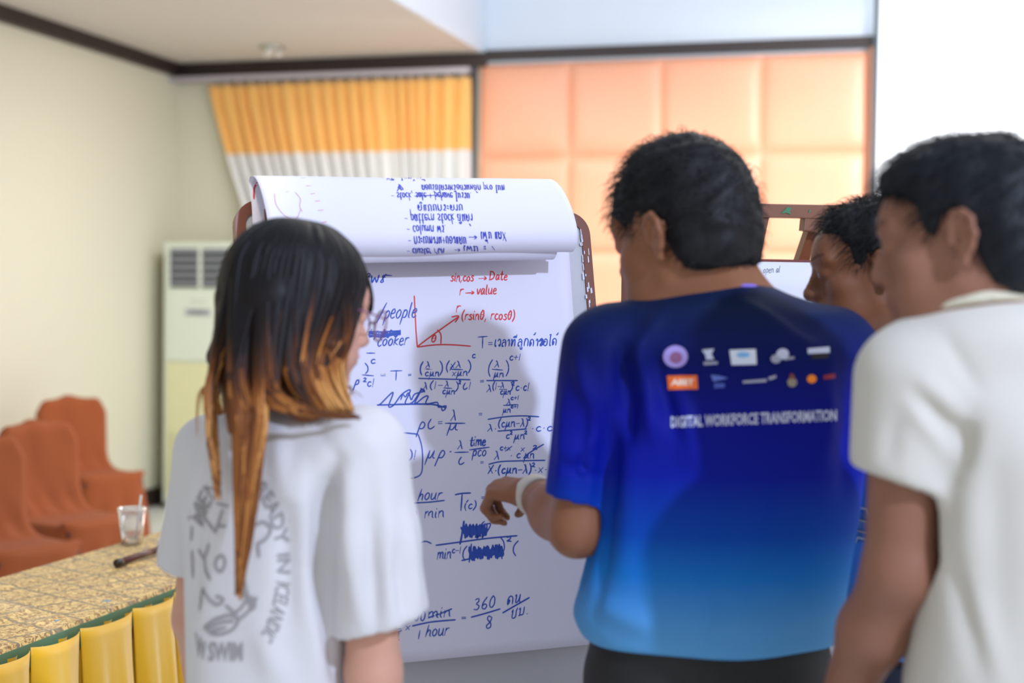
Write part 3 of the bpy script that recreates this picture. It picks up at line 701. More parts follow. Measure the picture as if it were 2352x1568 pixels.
leg(e2px(1752, 474, -.04), e2px(1722, 604, -.04), .030)
leg(e2px(2020, 474, -.04), e2px(2052, 604, -.04), .030)
a = e2px(1872, 506, -.06); b2 = e2px(1838, 606, -.10); leg(a, a + (b2 - a) * 3.6, .026)
mb = MB(); mb.bar(e2px(1842, 514, -.035), e2px(1890, 520, -.035), .03, .03, up=NH2); mb.build('hinge_block', m_brown2, ez2)
mb = MB()
c = e2px(1806, 484, -.0145)
mb.add([c + EU2 * x + Vector((0, 0, z)) for x, z in ((-.012, -.006), (-.003, .002), (.002, .008), (.012, .007), (.008, -.002), (.011, -.008), (0, -.004))], [tuple(range(7))])
m_gp = mat('green_paint', srgb(52, 128, 84), .5); mb.build('paint_chip', m_gp, ez2); mb = MB()
mb.add([c + EU2 * (x + .054) + Vector((0, 0, z + .002)) for x, z in ((-.002, -.004), (.001, .004), (.003, -.003))], [(0, 1, 2)])
mb.build('paint_chip', m_gp, ez2)
b2t = mat('board_rim', srgb(120, 52, 42), .5)
BW2 = 1.0
brd = mb = MB(); mb.add([e2(-.03, .003, -.01), e2(BW2, .003, -.01), e2(BW2, -1.05, -.01), e2(-.03, -1.05, -.01), e2(-.03, .003, .012), e2(BW2, .003, .012), e2(BW2, -1.05, .012), e2(-.03, -1.05, .012)],
       [(3, 2, 1, 0), (4, 5, 6, 7), (0, 1, 5, 4), (1, 2, 6, 5), (2, 3, 7, 6), (3, 0, 4, 7)]); mb.build('board', b2t, ez2)
p2 = thing('paper_sheet', 'blank white sheet with faint pencil writing on the wooden easel, right', 'paper', e2(.5, -.4, .014))
mb = MB(); mb.grid(lambda u, v: e2(.0 + (BW2 - .012) * u, -.003 - .9 * v, .018 + .003 * math.sin(6 * u) * v), 20, 16); o = mb.build('sheet', mat('easel_paper', srgb(232, 232, 240), .75), p2, True); solidify(o, .001, -1)
bpy.context.view_layer.update()
PN = Ink(surf_bvh(bvh_of(o)), .0016); write(PN, 'open al', 1752, 1791, 627, 15, ang=3)
tag(PN.mb.build('pencil_writing', mat('pencil', srgb(140, 140, 150), .7), p2), kind='stuff')

# ================================================================== TABLE
TZ = .76
def tb(px, py, z=TZ): return on(px, py, (0, 0, z), Vector((0, 0, 1)))
fA = tb(-60, 1516); fB = tb(424, 1335); bB = tb(420, 1206); bA = tb(-60, 1345)
fd = (fB - fA).normalized(); fC = fB + fd * .45                 # front edge runs on behind the woman
tbn = Vector((-fd.y, fd.x, 0))
bC = bB + (bB - tb(300, 1240)).normalized() * .45
tbl = thing('banquet_table', 'long table under a tan brocade cloth with a gold pleated skirt, lower left', 'table', ((fA + bC) / 2).to_tuple()[:2] + (0,))
def front_curve(t):
    p = fA.lerp(fC, t); return p
def back_curve(t):
    p = bA.lerp(bC, t); return p
m_cloth = mat('brocade_cloth', srgb(214, 184, 128), .6, sheen=.2)
nt = m_cloth.node_tree; bs = nt.nodes['Principled BSDF']
tc = nt.nodes.new('ShaderNodeTexCoord'); mp = nt.nodes.new('ShaderNodeMapping'); mp.inputs['Rotation'].default_value = (0, 0, R_(38)); mp.inputs['Scale'].default_value = (9, 9, 9)
nt.links.new(tc.outputs['Object'], mp.inputs[0])
sp = nt.nodes.new('ShaderNodeSeparateXYZ'); nt.links.new(mp.outputs[0], sp.inputs[0])
def mth(op, a, b=None, v=None):
    n = nt.nodes.new('ShaderNodeMath'); n.operation = op
    nt.links.new(a, n.inputs[0])
    if b is not None: nt.links.new(b, n.inputs[1])
    if v is not None: n.inputs[1].default_value = v
    return n.outputs[0]
def lines(o, wd):
    f = mth('FRACT', o); a = mth('SUBTRACT', f, v=.5); a = mth('ABSOLUTE', a); return mth('LESS_THAN', a, v=wd)
g = mth('MAXIMUM', lines(sp.outputs[0], .042), lines(sp.outputs[1], .042))
vo = nt.nodes.new('ShaderNodeTexVoronoi'); vo.inputs['Scale'].default_value = 62; nt.links.new(tc.outputs['Object'], vo.inputs['Vector'])
wv = nt.nodes.new('ShaderNodeTexNoise'); wv.inputs['Scale'].default_value = 75; wv.inputs['Detail'].default_value = 3; wv.inputs['Distortion'].default_value = 1.4
nt.links.new(tc.outputs['Object'], wv.inputs['Vector'])
rp = nt.nodes.new('ShaderNodeValToRGB'); rp.color_ramp.elements[0].position = .42; rp.color_ramp.elements[1].position = .56
rp.color_ramp.elements[0].color = srgb(138, 102, 54); rp.color_ramp.elements[1].color = srgb(222, 192, 124)
nt.links.new(wv.outputs[0], rp.inputs[0])
mx = nt.nodes.new('ShaderNodeMix'); mx.data_type = 'RGBA'; nt.links.new(mth('MULTIPLY', g, v=.8), mx.inputs[0]); nt.links.new(rp.outputs[0], mx.inputs[6]); mx.inputs[7].default_value = srgb(112, 104, 90)
nt.links.new(mx.outputs[2], bs.inputs['Base Color'])
bp = nt.nodes.new('ShaderNodeBump'); bp.inputs['Strength'].default_value = .35; bp.inputs['Distance'].default_value = .003; nt.links.new(wv.outputs[0], bp.inputs['Height']); nt.links.new(bp.outputs[0], bs.inputs['Normal'])
mb = MB()
def top(u, v):
    p = front_curve(u).lerp(back_curve(u), v)
    r1 = math.exp(-((v - .30 - .12 * math.sin(u * 5)) / .035) ** 2) * .006 * max(0, math.sin(u * 17))
    r2 = math.exp(-((v - .62 + .18 * u) / .03) ** 2) * .007 * max(0, math.sin(u * 13 + 2)); r3 = math.exp(-((v - .80) / .03) ** 2) * .005 * max(0, math.sin(u * 9 + 1))
    r4 = math.exp(-((v - .12 - .1 * u) / .025) ** 2) * .005 * max(0, math.sin(u * 21 + 4))
    return Vector((p.x, p.y, TZ + .0015 + r1 + r2 + r3 + r4))
mb.grid(top, 150, 90); o = mb.build('tablecloth_top', m_cloth, tbl, True)
# hem overlapping the edge
mb = MB()
mb.grid(lambda u, v: front_curve(u) + Vector((0, 0, .002 - .010 * v)) - tbn * (.004 * v + .001 * math.sin(u * 60)), 120, 2); mb.build('cloth_hem', m_cloth, tbl, True)
mb = MB(); mb.add([fA + Vector((0, 0, -.004)), fC + Vector((0, 0, -.004)), bC + Vector((0, 0, -.004)), bA + Vector((0, 0, -.004)), fA + Vector((0, 0, -.03)), fC + Vector((0, 0, -.03)), bC + Vector((0, 0, -.03)), bA + Vector((0, 0, -.03))],
       [(0, 1, 2, 3), (7, 6, 5, 4), (0, 4, 5, 1), (1, 5, 6, 2), (2, 6, 7, 3), (3, 7, 4, 0)])
mb.build('tabletop', mat('table_plywood', srgb(150, 110, 70), .6), tbl)
mb = MB(); mb.grid(lambda u, v: front_curve(u) - tbn * .008 + Vector((0, 0, -.006 - .05 * v)), 60, 2); o = mb.build('edge_band', mat('green_band', srgb(86, 122, 92), .6), tbl); solidify(o, .002)
m_sk = mat('gold_satin', srgb(214, 168, 8), .36, sheen=.3, bump=(14, .12))
pl = [(front_curve(0) - tbn * .012)]
jp = [tb(x, y, TZ - .03) for x, y in ((8, 1500), (112, 1455), (232, 1408), (320, 1370), (420, 1336))]
ts_ = [0.0] + sorted([(p - fA).dot(fd) / (fC - fA).length for p in jp]) 
while ts_[-1] < .98: ts_.append(ts_[-1] + (ts_[-1] - ts_[-2]))
for k in range(len(ts_) - 1):
    t0, t1 = ts_[k], min(ts_[k + 1], 1.0)
    if t1 - t0 < .01: continue
    rr = random.Random(k + 5); ph = rr.random() * 6
    def skf(u, v, t0=t0, t1=t1, ph=ph, k=k):
        uc = .5 + (u - .5) * (.985 - .26 * v ** .8) + .03 * v * math.sin(ph)
        t = t0 + (t1 - t0) * uc; p = front_curve(t) - tbn * .014
        e = abs(2 * u - 1); dv = min(1, v * 1.5)
        bulge = (1 - e ** 4) * (.014 + .05 * dv)
        fo = .013 * math.sin(2 * PI * 1.2 * u + ph) * dv + .005 * math.sin(2 * PI * 2.6 * u + ph * 2 + 2 * v) * dv + .002 * math.sin(2 * PI * 5 * u + ph * 3) * dv
        sag = -.006 * (1 - e ** 2) * (1 - v)
        p = p - tbn * (bulge + fo)
        p.z = TZ - .012 + sag - .006 * u - (TZ - .06) * v
        return p
    mb = MB(); mb.grid(skf, 44, 26); o = mb.build('skirt_panel', m_sk, tbl, True); solidify(o, .0015)
mb = MB(); mb.grid(lambda u, v: front_curve(u) - tbn * (.006 - .05 * v + .008 * math.sin(u * 90)) + Vector((0, 0, -.02 - (TZ - .08) * v)), 160, 4); mb.build('skirt_backing', m_sk, tbl, True)
for p in jp[1:]:
    mb = MB(); mb.box((0, 0, 0), (.022, .02, .012), Matrix.Translation(Vector((p.x, p.y, TZ - .004)) - tbn * .016) @ Matrix.Rotation(math.atan2(fd.y, fd.x), 4, 'Z'), .003)
    mb.build('skirt_clip', mat('clip_blue', srgb(90, 140, 170), .3), tbl)
m_lg = mat('table_leg_metal', srgb(60, 60, 62), .4, metal=.6)
for t, s in ((.06, .12), (.06, .88), (.94, .12), (.94, .88)):
    p = front_curve(t).lerp(back_curve(t), s); mb = MB(); mb.tube([(p.x, p.y, TZ - .03), (p.x, p.y, 0)], .015); mb.build('leg', m_lg, tbl)

# plastic cup
cp = tb(303, 1246, TZ + .006); cp.z = TZ + .003
cup = thing('plastic_cup', 'clear plastic cup with lid and straw standing on the brocade table', 'cup', cp)
m_pl = mat('clear_plastic', (.93, .92, .95, 1), .12, trans=.85, spec=.5); m_pl.node_tree.nodes['Principled BSDF'].inputs['IOR'].default_value = 1.15
CHH = .108
mb = MB(); mb.lathe(cp, [(.0, .002), (.027, .002), (.028, .006), (.0385, CHH * .9), (.040, CHH * .9), (.0295, .0), (0, 0)], 36); mb.build('cup_body', m_pl, cup, True)
mb = MB(); mb.lathe(cp, [(.0, CHH * .94), (.034, CHH * .94), (.036, CHH * .985), (.0415, CHH), (.0425, CHH * .99), (.0425, CHH * .91), (.0400, CHH * .90), (.040, CHH * .97), (.03, CHH * .95), (0, CHH * .955)], 36); mb.build('lid', m_pl, cup, True)
mb = MB(); q0 = cp + Vector((.010, .0, .006)); q1 = cp + Vector((.0275, -.002, CHH + .038)); mb.tube([q0, q1], .0032, 10); mb.build('straw', mat('straw_plastic', srgb(214, 222, 226), .4), cup, True)
mb = MB(); mb.lathe(cp, [(0, .0035), (.0262, .0035), (.0275, .014), (0, .014)], 30); mb.build('drink_dregs', mat('meltwater', (.9, .85, .7, 1), .05, trans=.9), cup, True)
# rod
ra = tb(272, 1292, TZ + .020); rb = tb(385, 1254, TZ + .020)
rod = thing('dark_rod', 'dark brown round rod lying on the brocade tablecloth', 'rod', (ra + rb) / 2)
mb = MB(); mb.tube([ra, rb], .0095, 14); mb.build('shaft', mat('dark_brown_lacquer', srgb(84, 48, 44), .28), rod, True)
d = (rb - ra).normalized()
mb = MB(); mb.tube([ra - d * .012, ra - d * .009, ra + d * .016, ra + d * .018], [.009, .0115, .0115, .0098], 14); mb.build('end_cap', mat('black_cap', srgb(40, 28, 26), .3), rod, True)
# white box with hole
bc = tb(398, 1272, TZ); bc.z = TZ + .002
bx = thing('white_block', 'small white block with a round hole, beside the dark rod on the table', 'block', bc)
ang = math.atan2(fd.y, fd.x)
MM = Matrix.Translation(bc) @ Matrix.Rotation(ang - .2, 4, 'Z')
mb = MB(); mb.box((.0, .02, .02), (.042, .05, .04), MM, .004); o = mb.build('body', mat('white_plastic', srgb(216, 216, 214), .4), bx)
mb = MB(); mb.lathe(MM @ Vector((0, .02, .0402)), [(0, 0.0004), (.010, .0004), (.012, -.0002)], 20); mb.build('hole', mat('hole_yellow', srgb(176, 130, 34), .5), bx)

# ================================================================== SCULPTING: smooth-blended volumes turned into one skin each
class Vol:
    def __init__(s, lo, hi, h, zax=None):
        s.ax = [np.arange(lo[i], hi[i] + h, h, dtype=np.float32) for i in range(3)]
        if zax is not None: s.ax[2] = np.array(zax, dtype=np.float32)
        s.F = np.full([len(a) for a in s.ax], .2, np.float32); s.h = h
    def sl(s, lo, hi):
        r = []
        for i in range(3):
            a = np.searchsorted(s.ax[i], lo[i]); b = np.searchsorted(s.ax[i], hi[i]); r.append(slice(max(0, a - 1), min(len(s.ax[i]), b + 1)))
        return tuple(r)
    def xyz(s, sl):
        return s.ax[0][sl[0]][:, None, None], s.ax[1][sl[1]][None, :, None], s.ax[2][sl[2]][None, None, :]
    def put(s, sl, d, k, op):
        A = s.F[sl]
        if A.size == 0: return
        if op == 'u':
            h = np.clip(.5 + .5 * (A - d) / k, 0, 1); s.F[sl] = A + (d - A) * h - k * h * (1 - h)
        elif op == 's':   # subtract d
            d = -d; h = np.clip(.5 - .5 * (A - d) / k, 0, 1); s.F[sl] = A + (d - A) * h + k * h * (1 - h)
        elif op == 'i':
            h = np.clip(.5 - .5 * (A - d) / k, 0, 1); s.F[sl] = A + (d - A) * h + k * h * (1 - h)
    def ell(s, c, r, R=None, k=.015, op='u'):
        c = np.array(c); m = max(r) + k * 1.5 + 2.5 * s.h; sl = s.sl(c - m, c + m); X, Y, Z = s.xyz(sl)
        x, y, z = X - c[0], Y - c[1], Z - c[2]
        if R is not None:
            x, y, z = (R[0][0] * x + R[1][0] * y + R[2][0] * z, R[0][1] * x + R[1][1] * y + R[2][1] * z, R[0][2] * x + R[1][2] * y + R[2][2] * z)
        k0 = np.sqrt((x / r[0]) ** 2 + (y / r[1]) ** 2 + (z / r[2]) ** 2) + 1e-6
        k1 = np.sqrt((x / r[0] ** 2) ** 2 + (y / r[1] ** 2) ** 2 + (z / r[2] ** 2) ** 2) + 1e-6
        s.put(sl, (k0 * (k0 - 1) / k1).astype(np.float32), k, op)
    def cap(s, a, b, ra, rb, k=.015, op='u', flat=None):   # flat=(point, normal): cut square there before blending
        a = np.array(a, float); b = np.array(b, float); m = max(ra, rb) + k * 1.5 + 2.5 * s.h
        sl = s.sl(np.minimum(a, b) - m, np.maximum(a, b) + m); X, Y, Z = s.xyz(sl); ba = b - a; L2 = float((ba ** 2).sum()) + 1e-9
        t = np.clip(((X - a[0]) * ba[0] + (Y - a[1]) * ba[1] + (Z - a[2]) * ba[2]) / L2, 0, 1)
        d = np.sqrt((X - a[0] - t * ba[0]) ** 2 + (Y - a[1] - t * ba[1]) ** 2 + (Z - a[2] - t * ba[2]) ** 2) - (ra + (rb - ra) * t)
        if flat is not None:
            n = np.array(flat[1], float); n /= np.linalg.norm(n); q = flat[0]; dp = (X - q[0]) * n[0] + (Y - q[1]) * n[1] + (Z - q[2]) * n[2]
            e = .005; hh = np.clip(.5 - .5 * (d - dp) / e, 0, 1); d = d + (dp - d) * hh + e * hh * (1 - hh)
        s.put(sl, d.astype(np.float32), k, op)
    def chain(s, pts, rs, k=.01, op='u'):
        for i in range(len(pts) - 1): s.cap(pts[i], pts[i + 1], rs[i], rs[i + 1], k, op)
    def tube(s, lev, k=.02, op='u', p=2.3, zlo=None, zhi=None):
        """lev: (z, cx, cy, a, b, yaw) elliptical sections, high to low"""
        lev = sorted(lev); zs = [l[0] for l in lev]; m = max(l[3] for l in lev) + .06
        cs = np.array([[l[1], l[2]] for l in lev])
        lo = (cs[:, 0].min() - m, cs[:, 1].min() - m, zs[0] - .05); hi = (cs[:, 0].max() + m, cs[:, 1].max() + m, zs[-1] + .05)
        sl = s.sl(lo, hi); X, Y, Z = s.xyz(sl); z1 = s.ax[2][sl[2]]
        g = lambda i: _smooth_interp(z1, zs, [l[i] for l in lev])[None, None, :]
        cx, cy, a, b, yw = g(1), g(2), g(3), g(4), g(5)
        x = (X - cx) * np.cos(yw) + (Y - cy) * np.sin(yw); y = -(X - cx) * np.sin(yw) + (Y - cy) * np.cos(yw)
        r = (np.abs(x / a) ** p + np.abs(y / b) ** p) ** (1 / p)
        d = (r - 1) * np.minimum(a, b) * .9
        zl = zs[0] if zlo is None else zlo; zh = zs[-1] if zhi is None else zhi
        dz = np.maximum(zl - Z, Z - zh); e = .012
        h = np.clip(.5 - .5 * (d - dz) / e, 0, 1); d = d + (dz - d) * h + e * h * (1 - h)
        s.put(sl, d.astype(np.float32), k, op)
    def plane(s, p, n, k=.004, rad=None):
        """cut away everything on the side n points to (within rad of p)"""
        p = np.array(p, float); n = np.array(n, float); n /= np.linalg.norm(n)
        sl = s.sl(p - rad, p + rad) if rad else (slice(None),) * 3
        X, Y, Z = s.xyz(sl); d = ((X - p[0]) * n[0] + (Y - p[1]) * n[1] + (Z - p[2]) * n[2])
        s.put(sl, d.astype(np.float32), k, 'i')
    def mesh(s):
        F = s.F; S = F < 0
        cnt = np.zeros([n - 1 for n in F.shape], np.uint8)
        for i in (0, 1):
            for j in (0, 1):
                for k in (0, 1): cnt += S[i:F.shape[0] - 1 + i, j:F.shape[1] - 1 + j, k:F.shape[2] - 1 + k]
        mix = (cnt > 0) & (cnt < 8); I, J, K = np.nonzero(mix); N = len(I)
        ids = np.full(mix.shape, -1, np.int32); ids[I, J, K] = np.arange(N)
        P = np.zeros((N, 3)); n = np.zeros(N)
        corn = [(i, j, k) for i in (0, 1) for j in (0, 1) for k in (0, 1)]
        vals = {c: F[I + c[0], J + c[1], K + c[2]].astype(float) for c in corn}
        for a in corn:
            for ax in range(3):
                if a[ax] == 0:
                    b = list(a); b[ax] = 1; b = tuple(b); va, vb = vals[a], vals[b]; m = (va < 0) != (vb < 0)
                    t = np.where(m, va / np.where(m, va - vb, 1), 0)
                    pos = np.zeros((N, 3)); idx = (I, J, K)
                    for c in range(3):
                        base = s.ax[c][idx[c] + a[c]]
                        if c == ax: base = base + t * (s.ax[c][idx[c] + 1] - s.ax[c][idx[c]])
                        pos[:, c] = base
                    P += pos * m[:, None]; n += m
        P /= np.maximum(n, 1)[:, None]
        faces = []
        for ax in range(3):
            A = [slice(None)] * 3; Bx = [slice(None)] * 3; A[ax] = slice(0, -1); Bx[ax] = slice(1, None)
            E = S[tuple(A)] != S[tuple(Bx)]; i, j, k = np.nonzero(E); o = [1, 2, 0][ax], [2, 0, 1][ax]
            g = [i, j, k]; ok = (g[o[0]] > 0) & (g[o[1]] > 0) & (g[o[0]] < F.shape[o[0]] - 1) & (g[o[1]] < F.shape[o[1]] - 1)
            g = [q[ok] for q in g]; ins = S[g[0], g[1], g[2]]
            def cell(du, dv):
                q = [x.copy() for x in g]; q[o[0]] -= du; q[o[1]] -= dv; return ids[q[0], q[1], q[2]]
            f = np.stack([cell(1, 1), cell(0, 1), cell(0, 0), cell(1, 0)], 1); f[~ins] = f[~ins][:, ::-1]; faces.append(f)
        return P, np.concatenate(faces)
def _smooth_interp(z, zs, v):
    zs = np.array(zs, float); v = np.array(v, float); n = len(zs)
    if n < 3: return np.interp(z, zs, v)
    m = np.gradient(v, zs); i = np.clip(np.searchsorted(zs, z) - 1, 0, n - 2); h = zs[i + 1] - zs[i]; t = np.clip((z - zs[i]) / h, 0, 1)
    return (2 * t ** 3 - 3 * t ** 2 + 1) * v[i] + (t ** 3 - 2 * t ** 2 + t) * h * m[i] + (-2 * t ** 3 + 3 * t ** 2) * v[i + 1] + (t ** 3 - t ** 2) * h * m[i + 1]
def np_mesh(name, P, Fc, m=None, parent=None, smooth_it=0):
    if smooth_it:
        e = np.concatenate([Fc[:, [0, 1]], Fc[:, [1, 2]], Fc[:, [2, 3]], Fc[:, [3, 0]]]); e = np.concatenate([e, e[:, ::-1]])
        for _ in range(smooth_it):
            cnt = np.bincount(e[:, 0], minlength=len(P)).astype(float); Q = np.stack([np.bincount(e[:, 0], P[e[:, 1], c], len(P)) for c in range(3)], 1)
            P = P * .4 + .6 * Q / np.maximum(cnt, 1)[:, None]
    me = bpy.data.meshes.new(name); me.vertices.add(len(P)); me.vertices.foreach_set('co', P.astype(np.float32).ravel())
    nf = len(Fc); w = Fc.shape[1]; me.loops.add(nf * w); me.loops.foreach_set('vertex_index', Fc.astype(np.int32).ravel())
    me.polygons.add(nf); me.polygons.foreach_set('loop_start', np.arange(0, nf * w, w, dtype=np.int32)); me.polygons.foreach_set('loop_total', np.full(nf, w, np.int32))
    me.polygons.foreach_set('use_smooth', np.ones(nf, bool)); me.update(calc_edges=True)
    o = bpy.data.objects.new(name, me); C.objects.link(o)
    if m: me.materials.append(m)
    if parent: o.parent = parent; o.matrix_parent_inverse = parent.matrix_world.inverted()
    return o
def normals_of(o):
    me = o.data; n = len(me.vertices); N = np.zeros(n * 3, np.float32); me.vertices.foreach_get('normal', N) if False else None
    N = np.array([v.normal for v in me.vertices]) if n < 2 else None
    a = np.zeros(n * 3, np.float32); me.attributes
    co = np.zeros(n * 3, np.float32); me.vertices.foreach_get('co', co); co = co.reshape(-1, 3)
    nn = np.zeros(n * 3, np.float32); me.vertex_normals.foreach_get('vector', nn)
    return co, nn.reshape(-1, 3)
def folds(o, segs, noise=None):
    """segs: (a, b, width, depth): soft ridges (+) and grooves (-) of cloth between two points"""
    co, nn = normals_of(o); d = np.zeros(len(co))
    for a, b, w, dep in segs:
        a = np.array(a); b = np.array(b); ba = b - a; t = np.clip(((co - a) @ ba) / (ba @ ba), 0, 1)
        # slight waver
        q = co - a - t[:, None] * ba; r = np.sqrt((q ** 2).sum(1)); tap = np.sin(PI * np.clip(t * .9 + .05, 0, 1)) ** .6
        d += dep * tap * np.exp(-(r / w) ** 2)
    if noise:
        for (sx, sy, sz, am, ph) in noise:
            d += am * np.sin(co[:, 0] * sx + co[:, 1] * sy + co[:, 2] * sz + ph + 1.7 * np.sin(co[:, 2] * sz * .37 + co[:, 0] * 9 + ph))
    co = co + nn * d[:, None]; o.data.vertices.foreach_set('co', co.astype(np.float32).ravel()); o.data.update()
def zaxis(z0, z1, z2, hf, hc):
    lo = list(np.arange(z0, z1, hc)); return lo + list(np.arange(z1, z2, hf))
def headframe(yaw, pitch, roll):
    M = Matrix.Rotation(yaw, 3, 'Z') @ Matrix.Rotation(-pitch, 3, 'X') @ Matrix.Rotation(roll, 3, 'Y')
    return np.array(M)
def head(V, H, R, s=1.0, k=.012, ears=(-1, 1), jaw=1.0, fem=False):
    H = np.array(H)
    w = lambda x, y, z: H + R @ (np.array([x, y, z]) * s)
    E = lambda c, r, k=k, op='u', RR=None: V.ell(w(*c), [q * s for q in r], R if RR is None else R @ RR, k * s, op)
    K = lambda a, b, ra, rb, k=k, op='u': V.cap(w(*a), w(*b), ra * s, rb * s, k * s, op)
    E((0, -.012, .035), (.074, .096, .084)); E((0, -.045, .01), (.066, .06, .066), .03)
    E((0, .028, -.02), (.062, .064, .088), .03)
    E((0, .03, -.072), (.050 * jaw, .052, .036), .03)
    K((-.05, .0, -.055), (-.016, .072, -.098), .014, .013, .03); K((.05, .0, -.055), (.016, .072, -.098), .014, .013, .03)
    E((0, .078, -.098), (.019, .016, .015), .015)
    for q in (-1, 1):
        E((q * .043, .058, -.022), (.024, .024, .022), .02)
        E((q * .034, .052, -.06), (.022, .03, .024), .025)
        E((q * .031, .104, .006), (.019, .016, .013), .012, 's')
        E((q * .031, .083, .003), (.0165, .0145, .013), .005)
        K((q * .014, .095, .026), (q * .048, .078, .024), .008, .007, .012)
    E((0, .08, .045), (.048, .02, .03), .03)
    K((0, .086, .012), (0, .098, -.028), .008, .0115, .012)
    K((0, .093, .016), (0, .113, -.026), .0065, .0095, .012); E((0, .112, -.03), (.0105, .0105, .0095), .007)
    for q in (-1, 1): E((q * .012, .101, -.033), (.0085, .010, .0075), .006)
    E((0, .088, -.058), (.03, .016, .02), .015)
    E((0, .0985, -.0555), (.021, .0085, .0052), .004); E((0, .0965, -.0655), (.018, .0085, .006), .004)
    K((-.02, .102, -.0605), (.02, .102, -.0605), .0016, .0016, .003, 's')
    for q in ears:
        e = lambda y, z, x=0: (q * (.076 + x), y, z)
        # helix rim, concha, lobe
        rim = [e(.006, .0, .0), e(.008, .018, .004), e(.0, .030, .009), e(-.014, .031, .014), e(-.024, .02, .018), e(-.026, .002, .017), e(-.02, -.014, .012), e(-.010, -.026, .006)]
        for i in range(len(rim) - 1): K(rim[i], rim[i + 1], .0045, .0045, .004)
        E(e(-.009, -.028, .003), (.006, .008, .009), .005)
        E(e(-.010, .004, .006), (.006, .016, .024), .006, 'u'); E(e(-.004, -.002, .013), (.0065, .009, .013), .004, 's')
        K(e(-.006, -.016, .006), e(-.017, .012, .013), .0035, .003, .004); K(e(.006, -.008, .002), e(.003, .004, .004), .004, .003, .004)
    return w
def hand(V, wr, d_arm, palm_n, s=1.0, side=1, curl=.6, spread=1.0, thumb=.5):
    """wr wrist point, d_arm direction along the hand, palm_n direction the palm faces, side +1: thumb on the +cross side"""
    f = np.array(d_arm, float); f /= np.linalg.norm(f); n = np.array(palm_n, float); n -= f * (n @ f); n /= np.linalg.norm(n); u = np.cross(f, n) * side
    P = lambda a, b, c: np.array(wr) + (f * a + u * b + n * c) * s
    R = np.stack([u, f, n], 1)
    V.ell(P(.045, .002, 0), [.040 * s, .052 * s, .0155 * s], R, .012); V.ell(P(.03, .022, .006), [.018 * s, .03 * s, .015 * s], R, .012)
    V.cap(P(-.02, 0, 0), P(.02, 0, 0), .026 * s, .026 * s, .015)
    ln = [(.030, .044, .026, .020, .0092), (.010, .048, .030, .021, .0094), (-.011, .045, .028, .020, .0088), (-.030, .036, .021, .017, .0078)]
    for i, (b, l1, l2, l3, r) in enumerate(ln):
        a0 = .086 - .004 * abs(i - 1) - (.006 if i == 3 else 0); p = P(a0, b, 0); q = P(a0 - .03, b * .8, 0); sp = b * 3.0 * spread
        V.cap(q, p, r * 1.05 * s, r * 1.1 * s, .008)
        ang = 0
        for j, l in enumerate((l1, l2, l3)):
            ang += (curl + .12 * i * curl) * (.9, 1.1, .7)[j]
            dd = f * math.cos(ang) + n * math.sin(ang) + u * sp * math.cos(ang); dd /= np.linalg.norm(dd); q = p + dd * l * s
            V.cap(p, q, r * s * (1.05 - .1 * j), r * s * (.95 - .1 * j), .0035); p = q
    p = P(.02, .026, .006); dd = f * .62 + u * .75 + n * .35 * (1 + thumb)
    dd /= np.linalg.norm(dd); q = p + dd * .042 * s; V.cap(p, q, .0135 * s, .0115 * s, .01)
    d2 = f * .85 + u * .15 + n * thumb; d2 /= np.linalg.norm(d2); r_ = q + d2 * .032 * s; V.cap(q, r_, .0108 * s, .0098 * s, .004)
    d3 = f * .9 - u * .15 + n * thumb * 1.2; d3 /= np.linalg.norm(d3); V.cap(r_, r_ + d3 * .024 * s, .0098 * s, .0082 * s, .004)
def strands(roots, dirs, flow, L, rad, seg=5, seed=0, curl=.0, droop=.5):
    """tapered hair strands: starts along dirs, bends to flow"""
    rg = np.random.RandomState(seed); n = len(roots); L = L * (.6 + .8 * rg.rand(n))[:, None]
    pts = [roots]; d = dirs.copy()
    for i in range(seg):
        t = (i + 1) / seg; dd = dirs * (1 - t * droop) + flow * t * droop + rg.randn(n, 3) * curl; dd /= np.linalg.norm(dd, axis=1)[:, None]
        pts.append(pts[-1] + dd * L / seg)
    pts = np.stack(pts, 1)                       # n, seg+1, 3
    ref = rg.randn(n, 3); V = []; ts = np.linspace(0, 1, seg + 1)
    tan = np.gradient(pts, axis=1); tan /= np.linalg.norm(tan, axis=2)[:, :, None] + 1e-9
    x = np.cross(tan, ref[:, None, :]); x /= np.linalg.norm(x, axis=2)[:, :, None] + 1e-9; y = np.cross(tan, x)
    r = rad * (1 - .85 * ts)[None, :, None]
    ring = np.stack([pts + x * r, pts - x * .5 * r + y * .87 * r, pts - x * .5 * r - y * .87 * r], 2)   # n, seg+1, 3, 3
    P = ring.reshape(-1, 3); base = (np.arange(n) * (seg + 1) * 3)[:, None, None]; f = []
    for i in range(seg):
        for k in range(3):
            k2 = (k + 1) % 3; f.append([i * 3 + k, i * 3 + k2, (i + 1) * 3 + k2, (i + 1) * 3 + k])
    Fc = (base + np.array(f)[None]).reshape(-1, 4); return P, Fc
def join(parts):
    Ps = []; Fs = []; b = 0
    for P, Fc in parts: Ps.append(P); Fs.append(Fc + b); b += len(P)
    return np.concatenate(Ps), np.concatenate(Fs)
def zline(y, kind):
    if kind == 'long': return np.interp(y, [-.12, -.06, -.034, -.022, -.012, .0, .014, .026, .036, .05, .062, .10, .13], [-.054, -.054, -.050, -.022, .026, .034, .026, -.008, -.004, .034, .040, .036, .03])
    return np.interp(y, [-.12, -.06, -.036, -.024, -.012, .0, .014, .026, .036, .048, .06, .08, .12], [-.068, -.068, -.060, -.018, .030, .036, .028, .0, .012, .05, .062, .064, .06])
